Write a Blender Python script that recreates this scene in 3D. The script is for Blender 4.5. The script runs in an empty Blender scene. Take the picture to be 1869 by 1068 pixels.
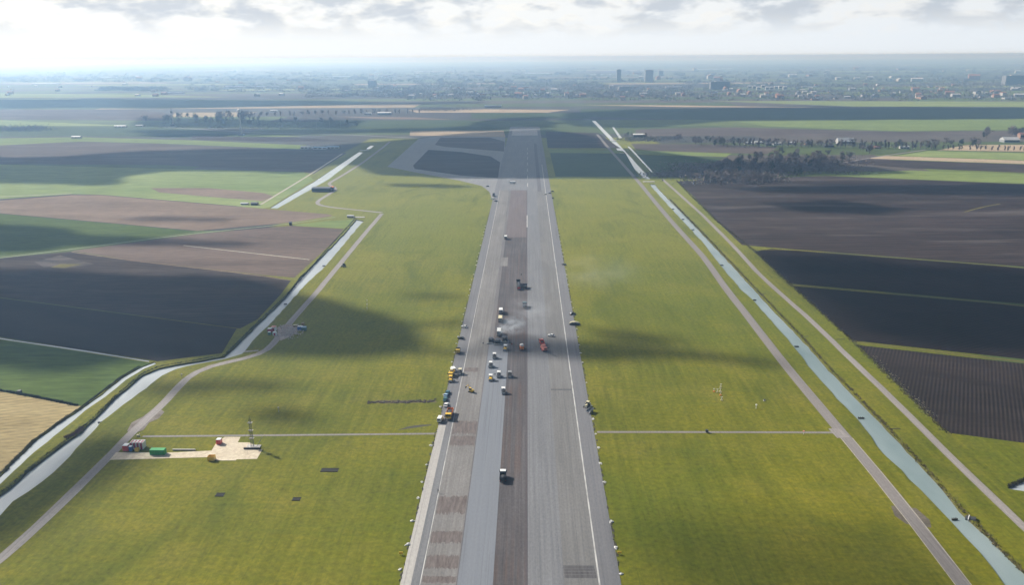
import bpy, math, random
import numpy as np
from mathutils import Vector, Matrix, geometry, noise as mnoise
random.seed(7); rnd = random.Random(11)
R = math.radians
SC = bpy.context.scene
COL = SC.collection

# ------------------------------------------------------------------ camera
W0, H0 = 1869.0, 1068.0
F = 1453.0; CAM_H = 170.0
def _n(v):
    v = np.array(v, float); return v/np.linalg.norm(v)
_VP = (962.0, 103.5)
_Y = _n(((_VP[0]-W0/2)/F, (H0/2-_VP[1])/F, -1.0))
_e = np.array((1.0, 0.007, 0.0))
_Z = _n(np.cross(_e, _Y)); _Z = _Z if _Z[1] > 0 else -_Z
_X = np.cross(_Y, _Z)
ROT = np.array([_X, _Y, _Z])                       # camera vector -> world vector
def ray(px, py):
    return ROT @ np.array(((px-W0/2)/F, (H0/2-py)/F, -1.0))
def P(px, py, z=0.0):
    d = ray(px, py)
    k = (z-CAM_H)/d[2]
    return Vector((d[0]*k, d[1]*k, z))
cam_d = bpy.data.cameras.new('camera'); cam = bpy.data.objects.new('camera', cam_d); COL.objects.link(cam)
cam_d.sensor_width = 36.0; cam_d.lens = F/W0*36.0; cam_d.clip_start = 1.0; cam_d.clip_end = 120000.0
cam.matrix_world = Matrix.Translation((0, 0, CAM_H)) @ Matrix([list(r) for r in ROT]).to_4x4()
SC.camera = cam

# ------------------------------------------------------------------ light
SUN_EL, SUN_AZ = R(35), R(55)                      # azimuth measured to the left of +Y
SUN = Vector((-math.sin(SUN_AZ)*math.cos(SUN_EL), math.cos(SUN_AZ)*math.cos(SUN_EL), math.sin(SUN_EL)))
ld = bpy.data.lights.new('sun', 'SUN'); ld.energy = 5.0; ld.angle = R(0.5); ld.color = (1.0, 0.96, 0.89)
lo = bpy.data.objects.new('sun', ld); COL.objects.link(lo)
lo.rotation_euler = (-SUN).to_track_quat('-Z', 'Y').to_euler(); lo.location = (0, 0, 400)
SC.view_settings.view_transform = 'Standard'; SC.view_settings.look = 'None'
SC.view_settings.exposure = 0.43; SC.view_settings.gamma = 1.0
SC.cycles.use_denoising = True
SC.cycles.max_bounces = 6; SC.cycles.volume_bounces = 1; SC.cycles.transparent_max_bounces = 24
SC.cycles.diffuse_bounces = 2; SC.cycles.glossy_bounces = 2

class NT:
    """tiny node helper"""
    def __init__(s, tree): s.t = tree; s.N = tree.nodes; s.L = tree.links
    def new(s, t, **kw):
        n = s.N.new(t)
        for k, v in kw.items(): setattr(n, k, v)
        return n
    def set(s, sock, v):
        if isinstance(v, bpy.types.NodeSocket): s.L.new(v, sock)
        elif v is not None:
            if hasattr(sock.default_value, '__len__') and not hasattr(v, '__len__'): v = [v]*len(sock.default_value)
            if hasattr(sock.default_value, '__len__') and len(sock.default_value) == 4 and len(v) == 3: v = (*v, 1)
            sock.default_value = v
    def math(s, op, a, b=None, c=None, clamp=False):
        n = s.new('ShaderNodeMath', operation=op, use_clamp=clamp)
        for i, v in enumerate((a, b, c)):
            if v is not None: s.set(n.inputs[i], v)
        return n.outputs[0]
    def vmath(s, op, a, b=None):
        n = s.new('ShaderNodeVectorMath', operation=op); s.set(n.inputs[0], a)
        if b is not None: s.set(n.inputs[1], b)
        return n.outputs['Value'] if op in ('DOT_PRODUCT', 'LENGTH', 'DISTANCE') else n.outputs[0]
    def mix(s, f, a, b, blend='MIX'):
        n = s.new('ShaderNodeMix', data_type='RGBA', blend_type=blend)
        s.set(n.inputs[0], f); s.set(n.inputs[6], a); s.set(n.inputs[7], b); return n.outputs[2]
    def ramp(s, f, stops, interp='LINEAR'):
        n = s.new('ShaderNodeValToRGB'); cr = n.color_ramp; cr.interpolation = interp
        while len(cr.elements) < len(stops): cr.elements.new(0.5)
        for e, (p, c) in zip(cr.elements, stops):
            e.position = p; e.color = (c, c, c, 1) if not hasattr(c, '__len__') else (*c[:3], 1)
        s.set(n.inputs[0], f); return n.outputs[0]
    def noise(s, vec, scale, detail=4, rough=0.55, dist=0.0):
        n = s.new('ShaderNodeTexNoise'); s.set(n.inputs['Vector'], vec)
        n.inputs['Scale'].default_value = scale; n.inputs['Detail'].default_value = detail
        n.inputs['Roughness'].default_value = rough; n.inputs['Distortion'].default_value = dist
        return n.outputs['Fac']
    def maprange(s, v, a, b, c=0.0, d=1.0, smooth=False):
        n = s.new('ShaderNodeMapRange'); n.clamp = True
        if smooth: n.interpolation_type = 'SMOOTHSTEP'
        s.set(n.inputs[0], v)
        for i, x in enumerate((a, b, c, d)): n.inputs[i+1].default_value = x
        return n.outputs[0]

# ------------------------------------------------------------------ sky
world = bpy.data.worlds.new('World'); SC.world = world; world.use_nodes = True
q = NT(world.node_tree); q.N.clear()
out = q.new('ShaderNodeOutputWorld')
sky = q.new('ShaderNodeTexSky', sky_type='NISHITA', sun_disc=False)
sky.sun_elevation = SUN_EL; sky.sun_rotation = -SUN_AZ; sky.altitude = 170; sky.dust_density = 2.0
bg1 = q.new('ShaderNodeBackground'); q.L.new(sky.outputs[0], bg1.inputs[0]); bg1.inputs[1].default_value = 0.05
D = q.new('ShaderNodeTexCoord').outputs['Generated']
sx = q.new('ShaderNodeSeparateXYZ'); q.L.new(D, sx.inputs[0]); dz = sx.outputs[2]; dx = sx.outputs[0]
v1 = q.vmath('MULTIPLY', D, (1.0, 1.0, 2.6))
n1 = q.noise(v1, 19.0, 7, 0.54, 0.2)
n2 = q.noise(q.vmath('ADD', v1, (4.2, 1.3, 0.35)), 6.0, 4, 0.5)
n3 = q.noise(q.vmath('ADD', v1, (0.0, 0.0, 0.022)), 19.0, 7, 0.54, 0.2)
cl = q.math('ADD', q.math('MULTIPLY', n1, 0.7), q.math('MULTIPLY', n2, 0.3))
up = q.maprange(dz, 0.016, 0.052, 0, 1, True)
dark = q.math('MULTIPLY', q.math('MULTIPLY', q.maprange(cl, 0.44, 0.585, 0, 1, True), up), q.maprange(dz, 0.075, 0.11, 1, 0.2, True))
rim = q.math('MULTIPLY', q.maprange(q.math('SUBTRACT', n1, n3), -0.03, 0.05, 0, 1, True), q.maprange(dz, 0.012, 0.045, 0, 1, True))
sunside = q.maprange(dx, 0.55, -0.5)               # left of the view lies towards the sun
hor = q.mix(sunside, (0.68, 0.73, 0.78), (0.86, 0.88, 0.89))
cloudlit = q.mix(sunside, (0.72, 0.73, 0.73), (0.95, 0.93, 0.87))
base = q.mix(up, hor, q.mix(0.55, cloudlit, hor))
base = q.mix(q.math('MULTIPLY', rim, 0.75), base, cloudlit)
base = q.mix(q.math('MULTIPLY', dark, 0.70), base, q.mix(sunside, (0.37, 0.43, 0.51), (0.43, 0.50, 0.60)))
bg2 = q.new('ShaderNodeBackground'); q.L.new(base, bg2.inputs[0]); q.set(bg2.inputs[1], q.math('ADD', 0.88, q.math('MULTIPLY', q.maprange(q.vmath('DOT_PRODUCT', D, tuple(SUN)), 0.82, 0.94, 0, 1, True), 1.0)))
high = q.maprange(dz, 0.10, 0.34, 1, 0, True)
glow = q.maprange(q.vmath('DOT_PRODUCT', D, tuple(SUN)), 0.78, 0.97, 0, 1, True)   # thin bright cloud around the sun
w = q.math('MAXIMUM', high, glow)
front = q.maprange(sx.outputs[1], -0.3, 0.3, 0.25, 1)
w = q.math('MULTIPLY', w, front)
ms = q.new('ShaderNodeMixShader'); q.set(ms.inputs[0], w)
q.L.new(bg1.outputs[0], ms.inputs[1]); q.L.new(bg2.outputs[0], ms.inputs[2]); q.L.new(ms.outputs[0], out.inputs[0])

# ------------------------------------------------------------------ materials
MC = {}
def mat(name, col, rough=0.7, metal=0.0, var=0.15, scale=1.5):
    if name in MC: return MC[name]
    m = bpy.data.materials.new(name); m.use_nodes = True; MC[name] = m
    q = NT(m.node_tree); b = q.N['Principled BSDF']
    pos = q.new('ShaderNodeTexCoord').outputs['Object']
    f = q.noise(pos, scale, 3)
    c = q.mix(q.maprange(f, 0.3, 0.7), tuple(x*(1-var) for x in col), tuple(min(1, x*(1+var)) for x in col))
    q.L.new(c, b.inputs['Base Color']); b.inputs['Roughness'].default_value = rough; b.inputs['Metallic'].default_value = metal
    return m
def wpos(q, sx=1, sy=1, ang=0.0):
    p = q.new('ShaderNodeNewGeometry').outputs['Position']
    if ang:
        r = q.new('ShaderNodeVectorRotate', rotation_type='Z_AXIS'); q.L.new(p, r.inputs[0]); r.inputs['Angle'].default_value = ang; p = r.outputs[0]
    return q.vmath('MULTIPLY', p, (sx, sy, 0.0))
def surf(name, c1, c2, big=0.01, fine=0.3, stretch=(1, 1), furrow=None, fang=0.0, famt=0.3, rough=0.95, c3=None, fineamt=0.25):
    """large patches between c1 and c2, fine mottling, optional furrows (spacing in m)"""
    m = bpy.data.materials.new(name); m.use_nodes = True
    q = NT(m.node_tree); b = q.N['Principled BSDF']; b.inputs['Roughness'].default_value = rough
    b.inputs['Specular IOR Level'].default_value = 0.04
    p = wpos(q, *stretch)
    f = q.maprange(q.noise(p, big, 6, 0.6, 0.3), 0.33, 0.67)
    c = q.mix(f, c1, c2)
    if c3: c = q.mix(q.maprange(q.noise(q.vmath('ADD', p, (530, 90, 0)), big*2.3, 5, 0.6), 0.52, 0.68), c, c3)
    g = q.noise(p, fine, 4, 0.65)
    c = q.mix(fineamt*2, c, q.ramp(g, ((0.25, 0.25), (0.75, 0.78))), 'OVERLAY')
    if furrow:
        w = q.new('ShaderNodeTexWave', wave_type='BANDS', bands_direction='X'); w.inputs['Scale'].default_value = 0.314/furrow
        q.L.new(wpos(q, 1, 1, fang), w.inputs['Vector']); w.inputs['Distortion'].default_value = 1.2; w.inputs['Detail'].default_value = 2; w.inputs['Detail Scale'].default_value = 0.15
        k = q.math('MULTIPLY', q.maprange(w.outputs['Fac'], 0.35, 0.75), q.maprange(q.noise(wpos(q, 0.25, 1, fang), 0.05, 3), 0.35, 0.65, 0.3, 1))
        c = q.mix(q.math('MULTIPLY', k, famt), c, tuple(min(1, x*2.6) for x in c2))
    q.L.new(c, b.inputs['Base Color'])
    return m
def water_mat(rough=0.18, bump=0.12, c1=(0.30, 0.33, 0.34), c2=(0.42, 0.45, 0.46)):
    m = bpy.data.materials.new('water'); m.use_nodes = True
    q = NT(m.node_tree); b = q.N['Principled BSDF']
    p = wpos(q, 1, 0.35)
    c = q.mix(q.maprange(q.noise(p, 0.03, 4), 0.35, 0.65), c1, c2)
    q.L.new(c, b.inputs['Base Color']); b.inputs['Roughness'].default_value = rough; b.inputs['IOR'].default_value = 1.45
    b.inputs['Specular IOR Level'].default_value = 1.0
    bu = q.new('ShaderNodeBump'); bu.inputs['Strength'].default_value = bump; bu.inputs['Distance'].default_value = 0.25
    q.set(bu.inputs['Height'], q.noise(wpos(q, 1, 1), 0.9, 4, 0.6)); q.L.new(bu.outputs[0], b.inputs['Normal'])
    return m

# ------------------------------------------------------------------ mesh helpers
def link(o): COL.objects.link(o); return o
class MB:
    def __init__(s): s.v = []; s.f = []; s.mi = []
    def poly(s, pts, m=0):
        i = len(s.v); s.v += [tuple(p) for p in pts]; s.f.append(tuple(range(i, i+len(pts)))); s.mi.append(m); return s
    def box(s, x0, x1, y0, y1, z0, z1, t=(1, 1), m=0):
        i = len(s.v); cx, cy = (x0+x1)/2, (y0+y1)/2
        s.v += [(x0, y0, z0), (x1, y0, z0), (x1, y1, z0), (x0, y1, z0)]
        s.v += [(cx+(x-cx)*t[0], cy+(y-cy)*t[1], z1) for x, y in ((x0, y0), (x1, y0), (x1, y1), (x0, y1))]
        for f in ((3, 2, 1, 0), (4, 5, 6, 7), (0, 1, 5, 4), (1, 2, 6, 5), (2, 3, 7, 6), (3, 0, 4, 7)):
            s.f.append(tuple(i+k for k in f)); s.mi.append(m)
        return s
    def cyl(s, a, b, r, r2=None, n=10, m=0):
        a, b = Vector(a), Vector(b); r2 = r if r2 is None else r2
        d = (b-a).normalized(); u = d.orthogonal().normalized(); w = d.cross(u)
        i = len(s.v)
        for c, rr in ((a, r), (b, r2)):
            for k in range(n):
                t = 2*math.pi*k/n; s.v.append(tuple(c+(u*math.cos(t)+w*math.sin(t))*rr))
        for k in range(n):
            s.f.append((i+k, i+(k+1) % n, i+n+(k+1) % n, i+n+k)); s.mi.append(m)
        s.f.append(tuple(i+k for k in range(n))[::-1]); s.mi.append(m)
        s.f.append(tuple(i+n+k for k in range(n))); s.mi.append(m)
        return s
    def prism(s, prof, x0, x1, m=0):
        """profile of (y, z) pulled along x"""
        i = len(s.v); n = len(prof)
        s.v += [(x0, y, z) for y, z in prof]+[(x1, y, z) for y, z in prof]
        for k in range(n): s.f.append((i+k, i+(k+1) % n, i+n+(k+1) % n, i+n+k)); s.mi.append(m)
        s.f.append(tuple(range(i+n-1, i-1, -1))); s.mi.append(m)
        s.f.append(tuple(range(i+n, i+2*n))); s.mi.append(m)
        return s
    def blob(s, c, r, seed=0, n=10, rough=0.3, m=0):
        i = len(s.v); rings = n//2+1
        for a in range(rings+1):
            ph = math.pi*a/rings
            for b in range(n):
                th = 2*math.pi*b/n
                d = Vector((math.sin(ph)*math.cos(th), math.sin(ph)*math.sin(th), math.cos(ph)))
                k = 1+rough*(mnoise.noise(d*2.1+Vector((seed*7.3, 0, 0))))*1.6
                s.v.append((c[0]+d.x*r[0]*k, c[1]+d.y*r[1]*k, c[2]+d.z*r[2]*k))
        for a in range(rings):
            for b in range(n):
                s.f.append((i+a*n+b, i+(a+1)*n+b, i+(a+1)*n+(b+1) % n, i+a*n+(b+1) % n)); s.mi.append(m)
        return s
    def build(s, name, mats, parent=None, loc=None, rz=0.0, smooth=False):
        me = bpy.data.meshes.new(name); me.from_pydata(s.v, [], s.f)
        for m in (mats if isinstance(mats, (list, tuple)) else [mats]): me.materials.append(m)
        if any(s.mi): me.polygons.foreach_set('material_index', s.mi)
        if smooth: me.polygons.foreach_set('use_smooth', [True]*len(me.polygons))
        me.update()
        o = link(bpy.data.objects.new(name, me))
        if parent: o.parent = parent
        if loc is not None: o.location = loc
        if rz: o.rotation_euler[2] = rz
        return o
def tag(o, label, cat, group=None, kind=None):
    o['label'] = label; o['category'] = cat
    if group: o['group'] = group
    if kind: o['kind'] = kind
    return o
def thing(name, label, cat, loc=(0, 0, 0), rz=0.0, group=None):
    o = link(bpy.data.objects.new(name, None)); o.location = loc; o.rotation_euler[2] = rz; o.empty_display_size = 1
    return tag(o, label, cat, group)
CH = {}
def dup(root, loc, rz=0.0, label=None, group=None, scale=None):
    def kids(o):
        return [c for c in list(COL.objects) if c.parent is o]
    if root not in CH: CH[root] = [(c, kids(c)) for c in kids(root)]
    r = link(root.copy()); r.location = loc; r.rotation_euler[2] = rz
    if scale is not None: r.scale = scale
    if label: r['label'] = label
    if group: r['group'] = group
    for c, g in CH[root]:
        d = link(c.copy()); d.parent = r
        for e in g:
            h = link(e.copy()); h.parent = d
    return r
def struct(o): o['kind'] = 'structure'; return o

def sheet(name, pts, m, z, px=True, kind='structure'):
    vs = [P(*p, z) if px else Vector((p[0], p[1], z)) for p in pts]
    tri = geometry.tessellate_polygon([vs])
    mb = MB(); mb.v = [tuple(v) for v in vs]; mb.f = []
    for t in tri:
        a, b, c = (vs[i] for i in t)
        mb.f.append(t if (b-a).cross(c-a).z > 0 else (t[0], t[2], t[1])); mb.mi.append(0)
    o = mb.build(name, m); o['kind'] = kind; return o
def ribbon(name, pts, width, m, z, px=True, jag=0.0, seg=25.0):
    c = [P(*p[:2], z) if px else Vector((p[0], p[1], z)) for p in pts]
    fine = [c[0]]
    for a, b in zip(c, c[1:]):
        n = max(1, int((b-a).length/seg))
        for k in range(1, n+1): fine.append(a.lerp(b, k/n))
    # smooth the corners a little
    for _ in range(2):
        fine = [fine[0]]+[(fine[i-1]+fine[i]*2+fine[i+1])/4 for i in range(1, len(fine)-1)]+[fine[-1]]
    mb = MB(); n = len(fine)
    for i, p in enumerate(fine):
        d = (fine[min(i+1, n-1)]-fine[max(i-1, 0)]).normalized(); s = Vector((d.y, -d.x, 0))
        wl = width/2+rnd.uniform(-jag, jag); wr = width/2+rnd.uniform(-jag, jag)
        mb.v += [tuple(p-s*wl), tuple(p+s*wr)]
    for i in range(n-1): mb.f.append((2*i, 2*i+1, 2*i+3, 2*i+2)); mb.mi.append(0)
    return struct(mb.build(name, m))

# ------------------------------------------------------------------ canals: outlines
def rough_line(pts, seed, amp=0.5, step=6.0):
    c = [P(*p) for p in pts]; outp = []; k = 0
    for a, b in zip(c, c[1:]):
        L = (b-a).length; n = max(1, int(L/step)); d = (b-a).normalized(); s = Vector((d.y, -d.x, 0))
        for i in range(n):
            k += 1
            p = a.lerp(b, i/n)
            outp.append(p+s*(mnoise.noise(Vector((p.x*0.11, p.y*0.11, seed)))*amp*2+mnoise.noise(Vector((p.x*0.5, p.y*0.5, seed+5)))*amp*0.8))
    outp.append(c[-1]); return outp
LC_L = [(-260, 1130), (-120, 1010), (0, 904), (50, 861), (87, 831), (130, 799), (170, 766), (210, 726), (260, 684), (290, 671), (350, 661), (410, 650), (432, 629), (470, 591), (520, 544), (545, 508), (590, 465), (625, 430), (650, 400)]
LC_R = [(-200, 1145), (-90, 1030), (0, 944), (25, 916), (80, 879), (140, 819), (185, 771), (225, 739), (265, 709), (295, 685), (320, 674), (360, 665), (410, 656), (442, 646), (467, 616), (500, 584), (525, 556), (555, 522), (595, 485), (635, 437), (664, 403)]
UC_L = [(492, 380), (575, 330), (655, 277)]; UC_R = [(507, 380), (600, 327), (663, 278)]
RC_L = [(1930, 1175), (1835, 1068), (1785, 1006), (1735, 951), (1660, 874), (1600, 814), (1565, 765), (1495, 694), (1450, 634), (1375, 549), (1355, 531), (1315, 485), (1285, 445), (1245, 402), (1215, 370), (1185, 336)]
RC_R = [(2010, 1175), (1869, 1046), (1815, 991), (1755, 934), (1685, 854), (1620, 784), (1570, 734), (1505, 666), (1460, 616), (1405, 559), (1380, 531), (1330, 477), (1295, 440), (1255, 397), (1220, 363), (1195, 336)]
RD_L = [(1177, 327), (1135, 285), (1115, 257), (1080, 220)]; RD_R = [(1188, 327), (1152, 287), (1123, 256), (1087, 220)]
DL_L = [(-220, 1040), (-100, 950), (0, 868), (60, 808), (115, 768), (150, 745), (185, 720), (222, 690), (255, 671), (281, 661)]
DL_R = [(-200, 1055), (-90, 965), (0, 884), (62, 826), (120, 780), (156, 750), (192, 724), (229, 694), (262, 674), (286, 664)]
DT_L = [(-200, 587), (0, 616), (150, 638), (272, 658)]; DT_R = [(-200, 590), (0, 619), (150, 641), (272, 661)]
S1_L = [(1117, 232), (1130, 252)]; S1_R = [(1121, 232), (1136, 252)]
S2_L = [(1145, 267), (1189, 314)]; S2_R = [(1149, 267), (1196, 315)]
PD_L = [(1838, 890), (1869, 876), (1960, 850)]; PD_R = [(1843, 893), (1869, 897), (1990, 905)]
PL_L = [(667, 272), (676, 265)]; PL_R = [(675, 272), (684, 265)]
PM_L = [(824, 229), (832, 221)]; PM_R = [(831, 229), (840, 221)]
canals = [(LC_L, LC_R, 0.55, -0.9, 6), (UC_L, UC_R, 0.3, -0.3, 25), (RC_L, RC_R, 0.45, -0.6, 7), (RD_L, RD_R, 0.4, -0.25, 25),
          (DL_L, DL_R, 0.35, -0.4, 5), (DT_L, DT_R, 0.15, -0.3, 12), (S1_L, S1_R, 0, -0.15, 50), (S2_L, S2_R, 0, -0.15, 50), (PD_L, PD_R, 0.2, -0.6, 6), (PL_L, PL_R, 0, -.4, 40), (PM_L, PM_R, 0, -.3, 40)]
rings = []
for k, (a, b, amp, zw, st) in enumerate(canals):
    A = rough_line(a, k*3.1, amp, st); B = rough_line(b, k*3.1+50, amp, st)
    rings.append((A, B, zw))

# ground: one sheet to the horizon with the canals cut out of it
def build_ground(m):
    V, E, Fc = [], [], []
    far = 34000.0
    outer = [(-far, -1500), (far, -1500), (far, far), (-far, far)]
    V += [Vector(p) for p in outer]; E += [(0, 1), (1, 2), (2, 3), (3, 0)]; Fc.append([0, 1, 2, 3])
    holes = []
    for A, B, zw in rings:
        ring = [Vector((p.x, p.y)) for p in A]+[Vector((p.x, p.y)) for p in reversed(B)]
        i = len(V); V += ring; n = len(ring)
        holes.append(ring); E += [(i+k, i+(k+1) % n) for k in range(n)]
    r = geometry.delaunay_2d_cdt(V, E, [], 0, 1e-4)
    vs, fs = r[0], r[2]
    def inside(p, ring):
        c = False; n = len(ring)
        for i in range(n):
            a, b = ring[i], ring[i-1]
            if (a.y > p.y) != (b.y > p.y) and p.x < (b.x-a.x)*(p.y-a.y)/(b.y-a.y)+a.x: c = not c
        return c
    mb = MB(); mb.v = [(v.x, v.y, 0.0) for v in vs]
    for f in fs:
        c = sum((vs[i] for i in f), Vector((0, 0)))/len(f)
        if any(inside(c, h) for h in holes): continue
        a, b, d = (vs[i] for i in f[:3])
        cr = (b-a).cross(d-a)
        mb.f.append(tuple(f) if cr > 0 else tuple(reversed(f))); mb.mi.append(0)
    return struct(mb.build('ground', m))

def ground_mat():
    m = bpy.data.materials.new('grassland'); m.use_nodes = True
    q = NT(m.node_tree); b = q.N['Principled BSDF']; b.inputs['Roughness'].default_value = 0.95; b.inputs['Specular IOR Level'].default_value = 0.15
    P0 = q.new('ShaderNodeNewGeometry').outputs['Position']
    s = q.new('ShaderNodeSeparateXYZ'); q.L.new(P0, s.inputs[0]); X, Y = s.outputs[0], s.outputs[1]
    # airfield grass
    p = wpos(q, 1, 1)
    n1 = q.maprange(q.noise(p, 0.012, 6, 0.6, 0.4), 0.32, 0.68)
    n2 = q.maprange(q.noise(wpos(q, 1, 0.05), 0.30, 5, 0.68), 0.38, 0.66)       # mowing streaks along the runway
    n2b = q.maprange(q.noise(wpos(q, 0.06, 1, 0.12), 0.25, 4, 0.6), 0.38, 0.66)  # streaks across
    n3 = q.noise(p, 0.5, 5, 0.7)
    n4 = q.maprange(q.noise(q.vmath('ADD', p, (77, 31, 0)), 0.03, 5, 0.6), 0.5, 0.7)
    g = q.mix(n1, (0.066, 0.078, 0.001), (0.165, 0.150, 0.004))
    g = q.mix(q.math('MULTIPLY', n2, 0.55), g, (0.20, 0.182, 0.014))
    g = q.mix(q.math('MULTIPLY', n2b, 0.32), g, (0.075, 0.105, 0.006))
    g = q.mix(q.math('MULTIPLY', n4, 0.40), g, (0.20, 0.17, 0.025))
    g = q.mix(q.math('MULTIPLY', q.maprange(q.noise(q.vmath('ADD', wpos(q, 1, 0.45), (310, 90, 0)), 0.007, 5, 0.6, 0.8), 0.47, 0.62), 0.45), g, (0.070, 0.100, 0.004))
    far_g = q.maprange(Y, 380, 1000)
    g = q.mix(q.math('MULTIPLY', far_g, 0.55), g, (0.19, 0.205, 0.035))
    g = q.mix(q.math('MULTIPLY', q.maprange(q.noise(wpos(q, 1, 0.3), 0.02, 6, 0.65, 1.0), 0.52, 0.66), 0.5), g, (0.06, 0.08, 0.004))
    g = q.mix(q.math('MULTIPLY', q.maprange(q.noise(wpos(q, 1, 0.03, -0.02), 1.1, 3, 0.6), 0.56, 0.68), 0.35), g, (0.06, 0.075, 0.004))
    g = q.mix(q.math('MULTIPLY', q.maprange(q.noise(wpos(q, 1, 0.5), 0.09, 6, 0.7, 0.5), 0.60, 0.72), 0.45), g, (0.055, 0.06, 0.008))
    g = q.mix(0.7, g, q.ramp(n3, ((0.25, 0.22), (0.75, 0.76))), 'OVERLAY')
    # strip farmland: one colour per parcel
    def parcels(sx, sy, seed):
        row = q.math('FLOOR', q.math('DIVIDE', q.math('ADD', Y, seed), sy))
        off = q.new('ShaderNodeTexWhiteNoise', noise_dimensions='1D'); q.set(off.inputs['W'], row)
        colx = q.math('FLOOR', q.math('ADD', q.math('DIVIDE', X, sx), q.math('MULTIPLY', off.outputs[0], 7.0)))
        cmb = q.new('ShaderNodeCombineXYZ'); q.set(cmb.inputs[0], colx); q.set(cmb.inputs[1], row)
        wn = q.new('ShaderNodeTexWhiteNoise', noise_dimensions='2D'); q.L.new(cmb.outputs[0], wn.inputs['Vector'])
        return wn.outputs[0]
    w1 = parcels(1150.0, 210.0, 40.0); w2 = parcels(1500.0, 420.0, 260.0)
    stops = ((0.0, (0.045, 0.042, 0.040)), (0.2, (0.06, 0.085, 0.022)), (0.36, (0.085, 0.072, 0.06)), (0.5, (0.10, 0.13, 0.03)), (0.62, (0.055, 0.055, 0.05)), (0.74, (0.30, 0.24, 0.15)), (0.8, (0.08, 0.11, 0.03)), (0.93, (0.20, 0.24, 0.07)))
    fld = q.mix(q.maprange(Y, 6000, 9000), q.ramp(w1, stops, 'CONSTANT'), q.ramp(w2, stops, 'CONSTANT'))
    fld = q.mix(0.4, fld, q.ramp(q.noise(p, 0.02, 5, 0.6), ((0.3, 0.25), (0.7, 0.75))), 'OVERLAY')
    ax = q.math('SUBTRACT', q.math('ABSOLUTE', X), q.math('MULTIPLY', q.maprange(Y, 845, 850), q.maprange(X, 0, -1, 0, 78)))
    m1 = q.maprange(ax, 262, 272); m2 = q.maprange(Y, 1760, 1775)
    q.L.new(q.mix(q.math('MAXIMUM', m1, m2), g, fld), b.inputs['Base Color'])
    return m
build_ground(ground_mat())
M_water = water_mat(); M_far_water = water_mat(0.10, 0.04, (0.25, 0.30, 0.30), (0.32, 0.37, 0.37)); M_pale_water = water_mat(0.15, 0.10, (0.17, 0.225, 0.22), (0.27, 0.325, 0.32))
M_bank = surf('bank', (0.075, 0.07, 0.03), (0.11, 0.10, 0.035), 0.05, 1.0)
for idx, (A, B, zw) in enumerate(rings):
    mb = MB(); mw = MB()
    n = max(len(A), len(B))
    def shift(line, other):
        o = []
        for i, p in enumerate(line):
            c = min(other, key=lambda r_: (r_-p).length_squared)
            v = (c-p); L = v.length; o.append(p+v*min(0.2, 0.4/max(L, 0.1))+Vector((0, 0, zw-0.15)))
        return o
    A2, B2 = shift(A, B), shift(B, A)
    for L1, L2, fl in ((A, A2, False), (B, B2, True)):
        for i in range(len(L1)-1):
            qd = [L1[i], L1[i+1], L2[i+1], L2[i]]
            mb.poly(qd if not fl else qd[::-1])
    mb.poly([A[-1], B[-1], B2[-1], A2[-1]]); mb.poly([A[0], A2[0], B2[0], B[0]])
    struct(mb.build('canal_bank', M_bank))
    ring = [Vector((p.x, p.y, zw)) for p in A]+[Vector((p.x, p.y, zw)) for p in reversed(B)]
    tri = geometry.tessellate_polygon([ring]); mw.v = [tuple(v) for v in ring]
    for t in tri:
        a, b_, c = (ring[i] for i in t)
        mw.f.append(t if (b_-a).cross(c-a).z > 0 else (t[0], t[2], t[1])); mw.mi.append(0)
    struct(mw.build('canal_water', M_far_water if idx in (1, 3, 6, 7, 9, 10) else M_pale_water if idx == 2 else M_water))

# ------------------------------------------------------------------ fields
soilK = surf('black_soil', (0.010, 0.007, 0.007), (0.020, 0.014, 0.013), 0.012, 0.25, (0.3, 1.6), 3.2, R(62), 0.3, fineamt=0.4)
soilG = surf('grey_brown_soil', (0.018, 0.013, 0.012), (0.050, 0.037, 0.034), 0.006, 0.08, (0.25, 1.6), 9, R(84), 0.12, c3=(0.085, 0.072, 0.068), fineamt=0.4)
soilF = surf('furrowed_soil', (0.014, 0.011, 0.010), (0.028, 0.021, 0.019), 0.01, 0.25, (0.4, 1), 1.9, R(28), 0.5)
soilL = surf('dark_soil', (0.020, 0.016, 0.016), (0.050, 0.037, 0.033), 0.010, 0.15, (0.3, 1.6), 6, R(80), 0.2, c3=(0.066, 0.052, 0.046), fineamt=0.4)
soilR = surf('brown_soil', (0.055, 0.044, 0.042), (0.100, 0.080, 0.070), 0.006, 0.08, (0.3, 1.3), 9, R(84), 0.12, c3=(0.125, 0.105, 0.092))
soilB = surf('pale_brown_soil', (0.130, 0.093, 0.068), (0.215, 0.160, 0.120), 0.012, 0.2, (0.3, 1.6), 7, R(82), 0.12)
soilM = surf('mid_brown_soil', (0.085, 0.062, 0.050), (0.150, 0.112, 0.090), 0.012, 0.2, (0.3, 1.6), 7, R(80), 0.12)
crop = surf('winter_crop', (0.035, 0.062, 0.014), (0.085, 0.118, 0.026), 0.008, 0.2, (0.3, 1.6), 9, R(82), 0.05, fineamt=0.35)
cropP = surf('pale_crop', (0.15, 0.20, 0.065), (0.23, 0.27, 0.10), 0.006, 0.1, (0.25, 1.2))
cropB = surf('bright_crop', (0.12, 0.165, 0.045), (0.18, 0.225, 0.07), 0.005, 0.1, (0.3, 1))
cropD = surf('deep_crop', (0.04, 0.06, 0.025), (0.06, 0.085, 0.035), 0.006, 0.1, (0.3, 1))
straw = surf('stubble', (0.22, 0.17, 0.08), (0.32, 0.255, 0.13), 0.03, 0.4, (0.3, 1.4), 4, R(70), 0.12, fineamt=0.35)
sand = surf('pale_sand', (0.30, 0.23, 0.15), (0.42, 0.34, 0.24), 0.01, 0.2)
marg = surf('margin_grass', (0.10, 0.09, 0.03), (0.15, 0.135, 0.045), 0.03, 0.4)
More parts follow.
